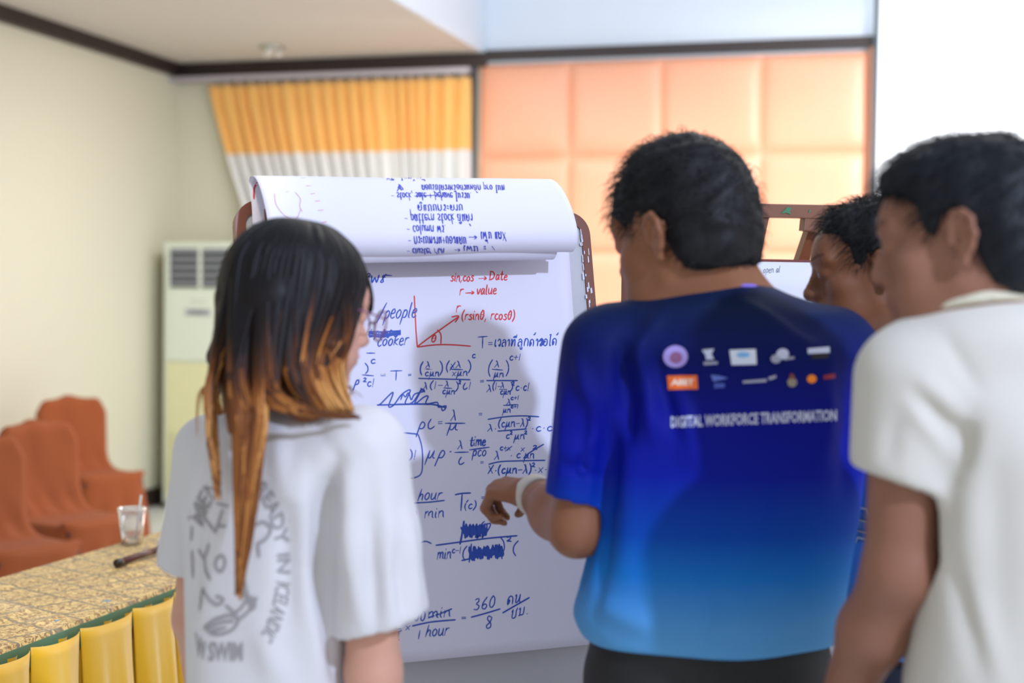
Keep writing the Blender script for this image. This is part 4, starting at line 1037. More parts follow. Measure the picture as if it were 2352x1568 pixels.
def short_hair(name, H, R, s, m, parent, cc, rr, kind='std', L=.03, n=2600, seed=1, up=.5, fwd=.35, h=.004, lumps=.004, fringe=None, rad=.0007):
    H = np.array(H); w = lambda p: H + (R @ (np.array(p) * s).T).T
    lo = H - .17; hi = H + .19; V = Vol(lo, hi, h); X, Y, Z = V.xyz((slice(None),) * 3)
    x, y, z = X - H[0], Y - H[1], Z - H[2]
    lx = (R[0][0] * x + R[1][0] * y + R[2][0] * z) / s; ly = (R[0][1] * x + R[1][1] * y + R[2][1] * z) / s; lz = (R[0][2] * x + R[1][2] * y + R[2][2] * z) / s
    def el(c, r):
        k0 = np.sqrt(((lx - c[0]) / r[0]) ** 2 + ((ly - c[1]) / r[1]) ** 2 + ((lz - c[2]) / r[2]) ** 2) + 1e-6
        return (k0 - 1) * min(r)
    cc = list(cc) + [(0, -.046, -.006)]; rr = list(rr) + [(.076, .068, .090)]
    d = el(cc[0], rr[0])
    for c, r in zip(cc[1:], rr[1:]):
        e = el(c, r); k = .02; hh = np.clip(.5 + .5 * (d - e) / k, 0, 1); d = d + (e - d) * hh - k * hh * (1 - hh)
    d = d + lumps * (np.sin(lx * 95 + 3 * np.sin(lz * 60) + seed) * np.sin(lz * 80 + ly * 50 + seed * 2) + .6 * np.sin(ly * 130 + lx * 60 + seed))
    zl = zline(ly, kind) + .004 * np.sin(ly * 300 + lx * 200)
    if fringe: zl = np.where(ly > .05, fringe, zl)
    cut = (zl - lz) * .8; k = .006; hh = np.clip(.5 - .5 * (d - cut) / k, 0, 1); d = d + (cut - d) * hh + k * hh * (1 - hh)
    V.F[:] = d * s; P, Fc = V.mesh(); o = np_mesh(name, P, Fc, m, parent, 1)
    co, nn = normals_of(o); rg = np.random.RandomState(seed); idx = rg.choice(len(co), n)
    lc = ((co - H) @ R) / s; ok = lc[idx][:, 2] > -.10; idx = idx[ok]
    flow = (R @ np.array([0, fwd, -.7]))[None, :] + nn[idx] * .15 + rg.randn(len(idx), 3) * .18
    fade = np.clip((lc[idx][:, 2] + .10) / .14, .12, 1)[:, None]
    dirs = nn[idx] * up + (R @ np.array([0, fwd, .15]))[None, :] * .6 + rg.randn(len(idx), 3) * .28
    dirs /= np.linalg.norm(dirs, axis=1)[:, None]; flow /= np.linalg.norm(flow, axis=1)[:, None]
    SP, SF = strands(co[idx] - nn[idx] * .003, dirs, flow, L * fade, rad, 5, seed, .08, .9)
    P2 = co; o2P, o2F = join([(P2, Fc), (SP, SF)])
    old = o.data; me_o = np_mesh(name, o2P, o2F, m, parent); bpy.data.objects.remove(o); bpy.data.meshes.remove(old); me_o.name = name
    return me_o
def NP(v): return np.array(v)

m_hair = mat('black_hair', srgb(15, 14, 16), .6, spec=.3)
m_hair_b = mat('blue_black_hair', srgb(13, 17, 22), .6, spec=.3)
m_eye = mat('eye_white', srgb(214, 206, 198), .15); m_iris = mat('dark_iris', srgb(28, 18, 14), .1)
def skin(name, c, c2, r=.5): return mat(name, c, r, sss=.12, noise=(14, c2, .35), spec=.4, bump=(160, .03))
def eyes(H, R, s, parent, q_list=(-1, 1)):
    for q in q_list:
        c = NP(H) + R @ (NP([q * .031, .0855, .004]) * s)
        mb = MB(); M = Matrix(R.tolist()).to_4x4(); mb.lathe(c, [(.0001, .0125 * s), (.006 * s, .011 * s), (.0105 * s, .006 * s), (.0125 * s, 0), (.0105 * s, -.006 * s), (.0001, -.0125 * s)], 18, M @ Matrix.Rotation(-PI / 2, 4, 'X'))
        e = mb.build('eye', m_eye, parent, True)
        mb = MB(); mb.lathe(c, [(.0001, .0131 * s), (.004 * s, .0126 * s), (.0058 * s, .0115 * s), (.0058 * s, .010 * s)], 16, M @ Matrix.Rotation(-PI / 2, 4, 'X')); mb.build('iris', m_iris, e, True)
def brows(H, R, s, m, parent):
    rg = np.random.RandomState(3)
    for q in (-1, 1):
        t = rg.rand(150); r = NP([[q * (.013 + .036 * a), .1045 - .020 * a ** 1.6 , .0245 + .006 * math.sin(a * 2.4) + rg.randn() * .0016] for a in t])
        d = np.tile(NP([q * .9, -.1, .35]), (150, 1)) + rg.randn(150, 3) * .2; d /= np.linalg.norm(d, axis=1)[:, None]
        P, Fc = strands(r, d, d, .010, .0005, 3, 4); np_mesh('eyebrow', NP(H) + (R @ (P * s).T).T, Fc, m, parent)
def legs_and_feet(hipL, hipR, zh, parent, m_tr, m_sh, wst, yaw=0.0, r=.088):
    """trousers as one garment, two shoes; wst = (cx, cy, a, b, yaw, ztop)"""
    cx, cy, a, b, yw, zt = wst
    V = Vol((min(hipL[0], hipR[0]) - .2, min(hipL[1], hipR[1]) - .22, 0), (max(hipL[0], hipR[0]) + .2, max(hipL[1], hipR[1]) + .22, zt + .02), .009, zaxis(0.02, zt - .2, zt + .03, .009, .02))
    V.tube([(zt, cx, cy, a, b, yw), (zt - .1, cx, cy, a * 1.04, b * 1.06, yw), (zt - .2, cx, cy, a * 1.02, b * 1.05, yw)], .03)
    for hp in (hipL, hipR):
        V.cap((hp[0], hp[1], zt - .17), (hp[0], hp[1] + .01, .5), r, r * .74, .04); V.cap((hp[0], hp[1] + .01, .5), (hp[0], hp[1], .07), r * .74, r * .62, .02)
    P, Fc = V.mesh(); o = np_mesh('trousers', P, Fc, m_tr, parent, 1)
    folds(o, [], [(20, 10, 30, .002, 1), (40, 30, 60, .0012, 2)])
    for hp in (hipL, hipR):
        V = Vol((hp[0] - .1, hp[1] - .14, 0), (hp[0] + .1, hp[1] + .26, .14), .006)
        Rz = np.array(Matrix.Rotation(yaw, 3, 'Z')); c = NP([hp[0], hp[1], 0])
        V.ell(c + Rz @ NP([0, .02, .045]), (.042, .10, .045), Rz, .02); V.ell(c + Rz @ NP([0, .10, .035]), (.045, .065, .034), Rz, .02); V.ell(c + Rz @ NP([0, -.04, .05]), (.036, .05, .05), Rz, .02); V.plane((hp[0], hp[1], .001), (0, 0, -1))
        P, Fc = V.mesh(); np_mesh('shoe', P, Fc, m_sh, parent, 1)

# ================================================================== PEOPLE
def person(label, p): return thing('person', label, 'person', (p[0], p[1], 0))
def px(x, y, d): return NP(at(x, y, d))
def decal_quad(name, S, c4, m, parent, n=8):
    """flat print between four photo corners, laid on the cloth"""
    (x0, y0), (x1, y1), (x2, y2), (x3, y3) = c4; mb = MB(); g = []
    for j in range(n + 1):
        for i in range(n + 1):
            u, v = i / n, j / n; q = S((x0 * (1 - u) + x1 * u) * (1 - v) + (x3 * (1 - u) + x2 * u) * v, (y0 * (1 - u) + y1 * u) * (1 - v) + (y3 * (1 - u) + y2 * u) * v)
            if q is None: return None
            g.append(q[0])
    mb.add(g, [(j * (n + 1) + i, j * (n + 1) + i + 1, (j + 1) * (n + 1) + i + 1, (j + 1) * (n + 1) + i) for j in range(n) for i in range(n)])
    return mb.build(name, m, parent, True)
def decal_disc(name, S, cx, cy, rx, ry, m, parent, r0=0, n=28):
    mb = MB(); g = []; K = 4
    for k in range(K + 1):
        r = r0 + (1 - r0) * k / K
        for i in range(n):
            a = 2 * PI * i / n; q = S(cx + rx * r * math.cos(a), cy + ry * r * math.sin(a))
            if q is None: return None
            g.append(q[0])
    mb.add(g, [(k * n + i, k * n + (i + 1) % n, (k + 1) * n + (i + 1) % n, (k + 1) * n + i) for k in range(K) for i in range(n)])
    return mb.build(name, m, parent, True)
def decal_text(name, S, txt, fmap, m, parent, bold=0.02):
    cu = bpy.data.curves.new(name, 'FONT'); cu.body = txt; cu.offset = bold; cu.resolution_u = 2
    o = bpy.data.objects.new(name, cu); C.objects.link(o); bpy.context.view_layer.update()
    me = bpy.data.meshes.new_from_object(o.evaluated_get(bpy.context.evaluated_depsgraph_get()))
    bpy.data.objects.remove(o); bpy.data.curves.remove(cu)
    xs = [v.co.x for v in me.vertices]; x0, x1 = min(xs), max(xs)
    bm = bmesh.new(); bm.from_mesh(me); bmesh.ops.triangulate(bm, faces=bm.faces[:]); bad = []
    for v in bm.verts:
        q = S(*fmap((v.co.x - x0) / (x1 - x0), v.co.y / .7))
        if q is None: bad.append(v)
        else: v.co = q[0]
    bmesh.ops.delete(bm, geom=bad, context='VERTS')
    bm.to_mesh(me); bm.free(); me.materials.clear(); me.materials.append(m)
    o = bpy.data.objects.new(name, me); C.objects.link(o)
    o.parent = parent; o.matrix_parent_inverse = parent.matrix_world.inverted(); return o

# ---------------------------------------------------------------- man in the blue shirt
D1 = 2.15; HD1 = px(1574, 545, D1); R1 = headframe(R_(47), R_(10), R_(-3)); s1 = 1.07
m1 = person('person seen from behind in a dark-to-light blue printed shirt, one hand raised to the chart', at(1640, 1500, D1))
sk1 = skin('tan_skin', srgb(146, 96, 66), srgb(128, 80, 52))
m_band = mat('white_band', srgb(196, 188, 176), .6)
neck1 = px(1640, 700, D1 + .01)
Lsh, Rsh = px(1392, 800, D1 + .0), px(1925, 812, D1 + .03)
Lel, Lwr = px(1326, 1214, D1 + .01), px(1232, 1140, D1 + .20)
Rel, Rwr = px(1900, 1180, D1 + .16), px(1740, 1120, D1 + .36)
tz = lambda y, d=D1: float(at(1600, y, d)[2])
V = Vol((HD1[0] - .45, D1 - .2, .55), (Rsh[0] + .1, D1 + .62, HD1[2] + .16), .0045, zaxis(.78, 1.30, HD1[2] + .17, .0042, .0055))
head(V, HD1, R1, s1)
V.cap(HD1 + R1 @ NP([0, -.025, -.05]), neck1 + NP([0, 0, .0]), .056, .060, .03)
V.cap(neck1 + NP([0, -.01, .03]), Lsh * .55 + neck1 * .45 + NP([0, 0, .0]), .05, .045, .04); V.cap(neck1 + NP([0, -.01, .03]), Rsh * .55 + neck1 * .45, .05, .045, .04)
V.tube([(tz(735), (Lsh[0] + Rsh[0]) / 2, D1 + .03, .11, .06, R_(8)), (tz(860), (Lsh[0] + Rsh[0]) / 2, D1 + .02, .12, .075, R_(8)), (tz(1150), px(1665, 0, D1)[0], D1 + .03, .11, .07, R_(8)), (tz(1480), px(1640, 0, D1)[0], D1 + .03, .145, .09, R_(8))], .03)
V.cap(Lsh + NP([-.015, 0, -.02]), Lel, .040, .040, .01); V.ell(Lel, (.036, .037, .030), None, .008); V.cap(Lel, (Lel + Lwr) / 2, .042, .041, .02); V.cap((Lel + Lwr) / 2, Lwr, .043, .029, .02)
V.cap(Rsh, Rel, .046, .040, .02); V.cap(Rel, Rwr, .04, .028, .02)
hand(V, Lwr + NP([-.004, .01, .002]), NP([-.62, .45, .05]), NP([-.1, .35, -.9]), .96, side=-1, curl=.95, thumb=.9)
hand(V, Rwr, Rwr - Rel, NP([-.6, -.5, 0]), .96, side=1, curl=.5)
P, Fc = V.mesh(); b1 = np_mesh('body', P, Fc, sk1, m1, 1)
short_hair('hair', HD1, R1, s1, m_hair, m1, [(0, -.016, .044), (0, .056, .056), (0, .0, .094)], [(.078, .099, .094), (.064, .036, .044), (.066, .072, .048)], 'long', .028, 5000, 3, .3, .45, lumps=.002, fringe=.005)
eyes(HD1, R1, s1, m1); brows(HD1, R1, s1, m_hair, m1)
# shirt
m_sh1 = mat('blue_gradient_jersey', srgb(10, 30, 110), .65, sheen=.0, spec=.12, bump=(300, .05))
zr_ = lambda y: (tz(y) - tz(1480)) / (tz(690) - tz(1480))
zramp(m_sh1, [(0, srgb(88, 152, 200)), (zr_(1400), srgb(76, 140, 194)), (zr_(1300), srgb(22, 108, 184)), (zr_(1210), srgb(2, 66, 160)), (zr_(1080), srgb(4, 24, 142)), (zr_(950), srgb(8, 16, 130)), (zr_(820), srgb(8, 20, 92)), (zr_(700), srgb(12, 28, 62))], tz(1480), tz(690))
mx0 = lambda xl, xr, y: (tz(y), float((px(xl, y, D1)[0] + px(xr, y, D1)[0]) / 2), D1 + .025, float((px(xr, y, D1)[0] - px(xl, y, D1)[0]) / 2) + .003, .125, R_(4))
V = Vol((Lsh[0] - .22, D1 - .22, .9), (Rsh[0] + .12, D1 + .4, neck1[2] + .06), .0055)
lv = [mx0(1345, 1922, 1476), mx0(1322, 1932, 1425), mx0(1335, 1945, 1360), mx0(1368, 1966, 1220), mx0(1382, 1984, 1080), mx0(1384, 1992, 950), mx0(1392, 1990, 860), mx0(1412, 1960, 790), mx0(1470, 1880, 742)]
lv = [(z, cx, cy, a, b * (1.06 if i < 3 else .98 if i < 6 else .85 if i < 8 else .6), yw) for i, (z, cx, cy, a, b, yw) in enumerate(lv)]
V.tube(lv, .02, p=2.5)
nb = neck1 + NP([.0, -.005, -.02])
V.cap(nb, Lsh + NP([.02, .0, .004]), .066, .060, .05); V.cap(nb, Rsh + NP([-.02, .0, .008]), .066, .060, .05)
V.ell(nb + NP([0, -.02, -.02]), (.11, .085, .06), None, .04)
hemL = px(1322, 1150, D1 + .005)
hemR = Rsh + (Rel - Rsh) * .78
ax_ = (hemL - Lsh) / np.linalg.norm(hemL - Lsh); V.cap(Lsh, hemL + ax_ * .04, .066, .0475, .02, flat=(hemL, ax_))
V.cap(hemL - ax_ * .05, hemL + ax_ * .1, .040, .0445, .003, 's')
ax2 = (hemR - Rsh) / np.linalg.norm(hemR - Rsh); V.cap(Rsh, hemR + ax2 * .04, .064, .052, .02, flat=(hemR, ax2))
V.cap(neck1 + NP([0, 0, -.02]), HD1, .058, .060, .006, 's'); V.ell(neck1 + NP([0, .01, .034]), (.078, .068, .034), None, .01, 's')
P, Fc = V.mesh(); sh1 = np_mesh('shirt', P, Fc, m_sh1, m1, 2)
q = lambda x, y: NP((lambda r: r if r is not None else at(x, y, D1 - .1))(None))
bpy.context.view_layer.update()
def surf_pt(b, x, y, d=D1):
    r = ray(x, y).normalized(); h = b.ray_cast(CAMP, r); return NP(h[0]) if h[0] is not None else px(x, y, d)
bv = bvh_of(sh1); sp_ = lambda x, y: surf_pt(bv, x, y)
sg = []
for (x0, y0, x1, y1, w, dep) in ((1425, 790, 1445, 1010, .013, -.012), (1470, 800, 1500, 1000, .012, .008), (1500, 820, 1560, 1010, .012, -.007), (1400, 960, 1395, 1180, .018, -.012), (1395, 1180, 1365, 1400, .016, -.006),
    (1560, 900, 1600, 1080, .02, .006), (1450, 1050, 1430, 1330, .022, .006), (1780, 1100, 1700, 1400, .03, .005), (1650, 720, 1800, 860, .015, -.005), (1700, 700, 1870, 800, .012, .005), (1520, 720, 1450, 830, .014, .006),
    (1960, 860, 1940, 1120, .02, -.008), (1905, 830, 1890, 1060, .016, .005), (1633, 1380, 1610, 1470, .012, .006), (1380, 1390, 1500, 1440, .02, .008), (1560, 1420, 1850, 1425, .022, .006), (1300, 900, 1285, 1100, .012, .004), (1345, 930, 1330, 1120, .012, -.006), (1330, 820, 1360, 940, .012, .005), (1290, 1060, 1380, 1100, .010, -.004), (1360, 1010, 1300, 1060, .012, .005)):
    sg.append((sp_(x0, y0), sp_(x1, y1), w, dep))
sg = [(a_, b_, w_s, d_s * 1.7) for a_, b_, w_s, d_s in sg]
folds(sh1, sg, [(14, 6, 9, .0018, .4), (26, 10, 16, .0012, 2.0)])
# collar, wristband
mb = MB(); ring = []
for k in range(29):
    a = 2 * PI * k / 28; ring.append(neck1 + NP([.078 * math.cos(a), .076 * math.sin(a) + .004, .010 + .020 * -math.sin(a)]))
mb.tube(ring, .0065, 8, False); mb.build('collar', mat('violet_collar', srgb(128, 106, 208), .6), sh1, True)
wc = Lwr + (Lwr - Lel) / np.linalg.norm(Lwr - Lel) * .0; ad = (Lwr - Lel) / np.linalg.norm(Lwr - Lel)
Mb = Vector(ad).to_track_quat('Z', 'Y').to_matrix().to_4x4()
mb = MB(); mb.lathe(wc, [(.030, -.016), (.0345, -.016), (.0350, 0), (.0345, .016), (.030, .016)], 32, Mb); mb.build('wristband', m_band, m1, True)
bpy.context.view_layer.update(); SS = surf_bvh(bvh_of(sh1), .0014)
m_wh = mat('white_print', srgb(206, 214, 236), .6); m_gr = mat('pale_grey_print', srgb(170, 172, 190), .6); m_or = mat('orange_print', srgb(246, 112, 34), .6)
decal_disc('round_logo', SS, 1552, 818, 28, 25, mat('lilac_print', srgb(168, 150, 218), .6), sh1); SS2 = surf_bvh(bvh_of(sh1), .0019)
decal_disc('round_logo_emblem', SS2, 1553, 820, 14, 13, mat('brown_print', srgb(140, 88, 128), .6), sh1)
decal_quad('logo_print', SS, [(1612, 803), (1640, 800), (1634, 812), (1620, 814)], m_wh, sh1, 4); decal_quad('logo_print', SS, [(1620, 813), (1634, 812), (1640, 824), (1622, 825)], m_wh, sh1, 4); decal_quad('logo_print', SS, [(1616, 830), (1648, 829), (1648, 835), (1616, 837)], m_gr, sh1, 4)
decal_quad('boxed_logo', SS, [(1675, 803), (1735, 801), (1737, 836), (1680, 837)], mat('white_box_print', srgb(224, 232, 246), .6), sh1)
decal_disc('boxed_logo_emblem', SS2, 1706, 814, 15, 6, mat('sky_print', srgb(128, 188, 240), .6), sh1)
decal_disc('logo_print', SS, 1797, 812, 14, 12, m_wh, sh1); decal_disc('logo_print', SS, 1782, 823, 12, 10, m_gr, sh1); decal_quad('logo_print', SS, [(1800, 818), (1824, 819), (1824, 823), (1802, 826)], m_gr, sh1, 4)
decal_quad('logo_print', SS, [(1854, 800), (1904, 797), (1905, 810), (1855, 812)], m_wh, sh1, 4); decal_quad('logo_print', SS, [(1862, 814), (1902, 812), (1902, 822), (1862, 824)], mat('black_print', srgb(16, 18, 20), .6), sh1, 4)
decal_quad('orange_box_logo', SS, [(1533, 862), (1601, 861), (1603, 894), (1536, 895)], m_or, sh1)
decal_text('orange_box_lettering', SS2, 'AIIET', lambda u, v: (1542 + 52 * u, 884 - 13 * v), mat('cream_print', srgb(255, 226, 206), .6), sh1, .05)
decal_quad('logo_print', SS, [(1632, 860), (1652, 862), (1672, 868), (1638, 876)], mat('blue_print', srgb(96, 116, 200), .6), sh1, 4); decal_quad('logo_print', SS, [(1640, 880), (1664, 880), (1664, 890), (1640, 892)], mat('blue_print2', srgb(70, 90, 180), .6), sh1, 4)
decal_quad('logo_print', SS, [(1705, 874), (1760, 870), (1760, 877), (1706, 880)], m_gr, sh1, 6); decal_quad('logo_print', SS, [(1764, 866), (1782, 861), (1782, 868), (1766, 873)], m_gr, sh1, 4)
decal_disc('flame_logo', SS, 1819, 878, 11, 11, mat('olive_print', srgb(150, 140, 120), .6), sh1); decal_quad('flame_logo', SS2, [(1814, 858), (1822, 858), (1826, 870), (1812, 870)], mat('brown_flame', srgb(130, 66, 50), .6), sh1, 4)
decal_disc('orange_dot_logo', SS, 1864, 870, 11, 10, mat('amber_print', srgb(255, 140, 10), .6), sh1)
decal_quad('logo_print', SS, [(1890, 862), (1916, 857), (1917, 868), (1892, 872)], mat('dark_red_print', srgb(140, 30, 50), .6), sh1, 4)
decal_text('shirt_lettering', SS, 'DIGITAL WORKFORCE TRANSFORMATION', lambda u, v: (1541 + 379 * u, 981 - 16 * u - 24 * v), mat('lettering_print', srgb(196, 200, 224), .6), sh1, .03)
legs_and_feet((float(px(1540, 0, D1)[0]), D1 + .03), (float(px(1750, 0, D1)[0]), D1 + .03), .9, m1, mat('black_trousers', srgb(22, 22, 20), .7, bump=(90, .1)), mat('black_shoe', srgb(24, 24, 26), .4), (float(px(1655, 0, D1)[0]), D1 + .03, float(px(1920, 0, D1)[0] - px(1375, 0, D1)[0]) / 2 + .006, .124, R_(4), tz(1445)), R_(8), .098)

# ---------------------------------------------------------------- man in the cream polo shirt
D3 = 1.75; HD3 = px(2222, 562, D3); R3 = headframe(R_(62), R_(6), R_(3)); s3 = .99
m3 = person('person in a cream polo shirt with short black hair, standing at the right edge', at(2330, 1500, D3))
sk3 = skin('light_skin', srgb(148, 102, 80), srgb(132, 88, 66))
t3 = lambda y: float(at(2200, y, D3)[2]); x3 = lambda x: float(px(x, 800, D3)[0])
neck3 = px(2238, 752, D3 + .01)
Ls3, Rs3 = px(2092, 868, D3 - .01), px(2560, 880, D3 - .04)
Le3, Lw3 = px(2066, 1312, D3 - .0), px(1922, 1640, D3 + .12)
Re3, Rw3 = px(2620, 1350, D3 + .0), px(2560, 1700, D3 + .12)
V = Vol((Ls3[0] - .16, D3 - .2, .72), (Rs3[0] + .14, D3 + .36, HD3[2] + .16), .0045, zaxis(.72, 1.05, HD3[2] + .17, .0042, .0055))
head(V, HD3, R3, s3)
V.cap(HD3 + R3 @ NP([0, -.03, -.05]), neck3, .054, .060, .03)
V.cap(neck3, Ls3 * .6 + neck3 * .4, .05, .045, .04); V.cap(neck3, Rs3 * .6 + neck3 * .4, .05, .045, .04)
cx3 = (Ls3[0] + Rs3[0]) / 2
V.tube([(t3(820), cx3 + .03, D3, .11, .07, 0), (t3(1000), cx3 + .04, D3, .11, .08, 0), (t3(1560), cx3 + .04, D3, .10, .08, 0), (.75, cx3 + .04, D3, .10, .08, 0)], .03)
V.cap(Ls3, Le3, .047, .043, .02); V.cap(Le3, Le3 * .6 + Lw3 * .4, .043, .043, .02); V.cap(Le3 * .6 + Lw3 * .4, Lw3, .043, .027, .02)
V.cap(Rs3, Re3, .047, .042, .02); V.cap(Re3, Rw3, .042, .027, .02)
hand(V, Lw3, Lw3 - Le3, NP([.8, .3, 0]), .95, side=1, curl=.35); hand(V, Rw3, Rw3 - Re3, NP([-.8, .3, 0]), .95, side=-1, curl=.35)
P, Fc = V.mesh(); np_mesh('body', P, Fc, sk3, m3, 1)
short_hair('hair', HD3, R3, s3, m_hair_b, m3, [(0, -.018, .042), (0, .03, .085)], [(.086, .110, .094), (.072, .070, .045)], 'std', .024, 4200, 5, .5, .3, lumps=.002)
eyes(HD3, R3, s3, m3); brows(HD3, R3, s3, m_hair, m3)
m_polo = mat('cream_pique', srgb(204, 199, 186), .8, sheen=.1, bump=(420, .12))
hem3 = px(2078, 1108, D3 - .005)
V = Vol((Ls3[0] - .14, D3 - .2, .86), (Rs3[0] + .14, D3 + .22, neck3[2] + .06), .0055)
lx_ = lambda xl, xr, y, b: (t3(y), (x3(xl) + x3(xr)) / 2, D3, (x3(xr) - x3(xl)) / 2, b, R_(-4))
V.tube([lx_(2090, 2660, 1790, .128), lx_(2100, 2650, 1600, .125), lx_(2120, 2630, 1350, .12), lx_(2120, 2620, 1150, .12), lx_(2120, 2610, 980, .12), lx_(2120, 2590, 880, .10), lx_(2190, 2500, 800, .06)], .02, p=2.5)
V.cap(neck3 + NP([0, 0, -.022]), Ls3 + NP([.018, 0, .004]), .062, .062, .05); V.cap(neck3 + NP([0, 0, -.022]), Rs3 + NP([-.018, 0, .006]), .062, .06, .05)
V.ell(neck3 + NP([.02, -.02, -.02]), (.10, .08, .06), None, .04)
nrm = NP([-.33, 0, -.95]); V.cap(Ls3, hem3 + NP([-.004, 0, -.06]), .066, .062, .02, flat=(hem3, nrm)); hemR3 = Rs3 * .45 + Re3 * .55; V.cap(Rs3, hemR3, .066, .060, .02)
V.cap(hem3 + NP([.005, 0, .03]), hem3 + NP([0, 0, -.08]), .050, .057, .003, 's')
V.cap(neck3 + NP([0, 0, -.02]), HD3, .057, .060, .006, 's')
P, Fc = V.mesh(); sh3 = np_mesh('shirt', P, Fc, m_polo, m3, 2)
bpy.context.view_layer.update(); bv = bvh_of(sh3); sp_ = lambda x, y: surf_pt(bv, x, y, D3)
sg = [(sp_(a, b), sp_(c, d), w, dp) for a, b, c, d, w, dp in ((2110, 870, 2220, 960, .012, .005), (2100, 900, 2215, 1020, .011, -.006), (2090, 930, 2190, 1060, .012, .005), (2170, 770, 2250, 900, .010, -.003), (2225, 960, 2205, 1090, .016, -.014), (2190, 1060, 2160, 1130, .012, -.006),
   (2240, 980, 2230, 1300, .02, .006), (2280, 1050, 2300, 1500, .025, -.006), (2190, 1300, 2260, 1550, .016, -.008), (2230, 1350, 2290, 1560, .016, .006), (2060, 960, 2040, 1060, .012, -.004))]
folds(sh3, sg, [(12, 5, 8, .002, 1.4), (24, 12, 18, .0014, 3.0)])
# ribbed cuff, collar
u1 = np.cross(nrm, [0, 1, 0]); u1 /= np.linalg.norm(u1); u2 = np.cross(nrm, u1); u2 /= np.linalg.norm(u2)
V = Vol(neck3 - .16, neck3 + .16, .0035)
tl = NP([-.08, .30, 1.0]); tl /= np.linalg.norm(tl); hc_ = neck3 + NP([.0, .0, .036])
V.cap(hc_ - tl * .06, hc_ + tl * .034, .094, .067, .004); V.cap(hc_ - tl * .08, hc_ + tl * .09, .064, .061, .003, 's'); V.plane(hc_ + tl * .034, tl); V.plane(hc_ - tl * .026, -tl)
P, Fc = V.mesh(); np_mesh('collar', P, Fc, mat('cream_collar', srgb(206, 200, 174), .8, bump=(300, .1)), sh3, 1)
legs_and_feet((x3(2270), D3), (x3(2520), D3), .9, m3, mat('grey_trousers', srgb(70, 70, 76), .8), mat('white_shoe', srgb(200, 200, 200), .5), (cx3, D3, .17, .11, 0, .92), R_(10), .09)

# ---------------------------------------------------------------- man in profile between them
D2 = 2.36; HD2 = px(2010, 626, D2); R2 = headframe(R_(80), R_(5), R_(2)); s2 = .97
m2 = person('person with spiky black hair in profile, smiling, between the blue and cream shirts', at(2080, 1500, D2 + .05))
sk2 = skin('brown_skin', srgb(134, 86, 56), srgb(116, 70, 44))
neck2 = px(2080, 800, D2 + .06)
Ls2, Rs2 = px(2000, 905, D2 + .02) , px(2290, 900, D2 + .30)
Le2, Lw2 = px(2035, 1250, D2 + .06), px(2060, 1500, D2 + .14)
Re2, Rw2 = px(2330, 1300, D2 + .34), px(2300, 1560, D2 + .30)
V = Vol((Ls2[0] - .12, D2 - .16, .8), (Rs2[0] + .16, D2 + .5, HD2[2] + .16), .0048, zaxis(.8, 1.3, HD2[2] + .17, .0042, .006))
head(V, HD2, R2, s2)
V.cap(HD2 + R2 @ NP([0, -.03, -.05]), neck2, .053, .060, .03)
V.cap(neck2, Ls2 * .5 + neck2 * .5, .05, .045, .04); V.cap(neck2, Rs2 * .5 + neck2 * .5, .05, .045, .04)
c2 = (Ls2 + Rs2) / 2
V.tube([(c2[2] + .02, c2[0], c2[1], .13, .07, R_(40)), (c2[2] - .2, c2[0], c2[1], .14, .085, R_(40)), (.95, c2[0], c2[1], .14, .085, R_(40))], .03)
V.cap(Ls2, Le2, .045, .039, .02); V.cap(Le2, Lw2, .04, .027, .02); V.cap(Rs2, Re2, .045, .039, .02); V.cap(Re2, Rw2, .04, .027, .02)
hand(V, Lw2, Lw2 - Le2, NP([.8, .3, 0]), .93, side=1, curl=.4); hand(V, Rw2, Rw2 - Re2, NP([-.8, .3, 0]), .93, side=-1, curl=.4)
P, Fc = V.mesh(); np_mesh('body', P, Fc, sk2, m2, 1)
short_hair('hair', HD2, R2, s2, m_hair, m2, [(0, -.014, .038), (0, .02, .08)], [(.080, .100, .090), (.062, .062, .036)], 'std', .026, 4200, 9, 1.1, .25, lumps=.003, h=.0042)
eyes(HD2, R2, s2, m2); brows(HD2, R2, s2, m_hair, m2)
m_sh2 = mat('blue_sports_jersey', srgb(10, 78, 168), .5, bump=(300, .05))
zramp(m_sh2, [(0, srgb(18, 120, 205)), (.45, srgb(14, 96, 190)), (.7, srgb(12, 44, 130)), (1, srgb(14, 40, 110))], .95, 1.4)
V = Vol((Ls2[0] - .14, D2 - .14, .85), (Rs2[0] + .14, D2 + .52, neck2[2] + .05), .006)
V.tube([(.9, c2[0], c2[1], .20, .125, R_(40)), (1.08, c2[0] - .01, c2[1], .195, .125, R_(40)), (1.25, c2[0], c2[1], .185, .12, R_(40)), (c2[2] + .0, c2[0], c2[1], .17, .10, R_(40))], .02, p=2.4)
V.cap(neck2 + NP([0, 0, -.02]), Ls2, .06, .058, .04); V.cap(neck2 + NP([0, 0, -.02]), Rs2, .06, .058, .04); V.ell(neck2 + NP([0, 0, -.03]), (.09, .08, .05), None, .04)
h2 = Ls2 * .3 + Le2 * .7; V.cap(Ls2, h2, .060, .056, .02); V.cap(Rs2, Rs2 * .3 + Re2 * .7, .060, .056, .02)
V.cap(neck2 + NP([0, 0, -.03]), HD2, .058, .058, .005, 's')
P, Fc = V.mesh(); sh2 = np_mesh('shirt', P, Fc, m_sh2, m2, 2)
bpy.context.view_layer.update(); S2 = surf_bvh(bvh_of(sh2), .0016)
m_g2 = mat('grey_lettering', srgb(150, 160, 180), .5)
I2 = Ink(S2, .0042)
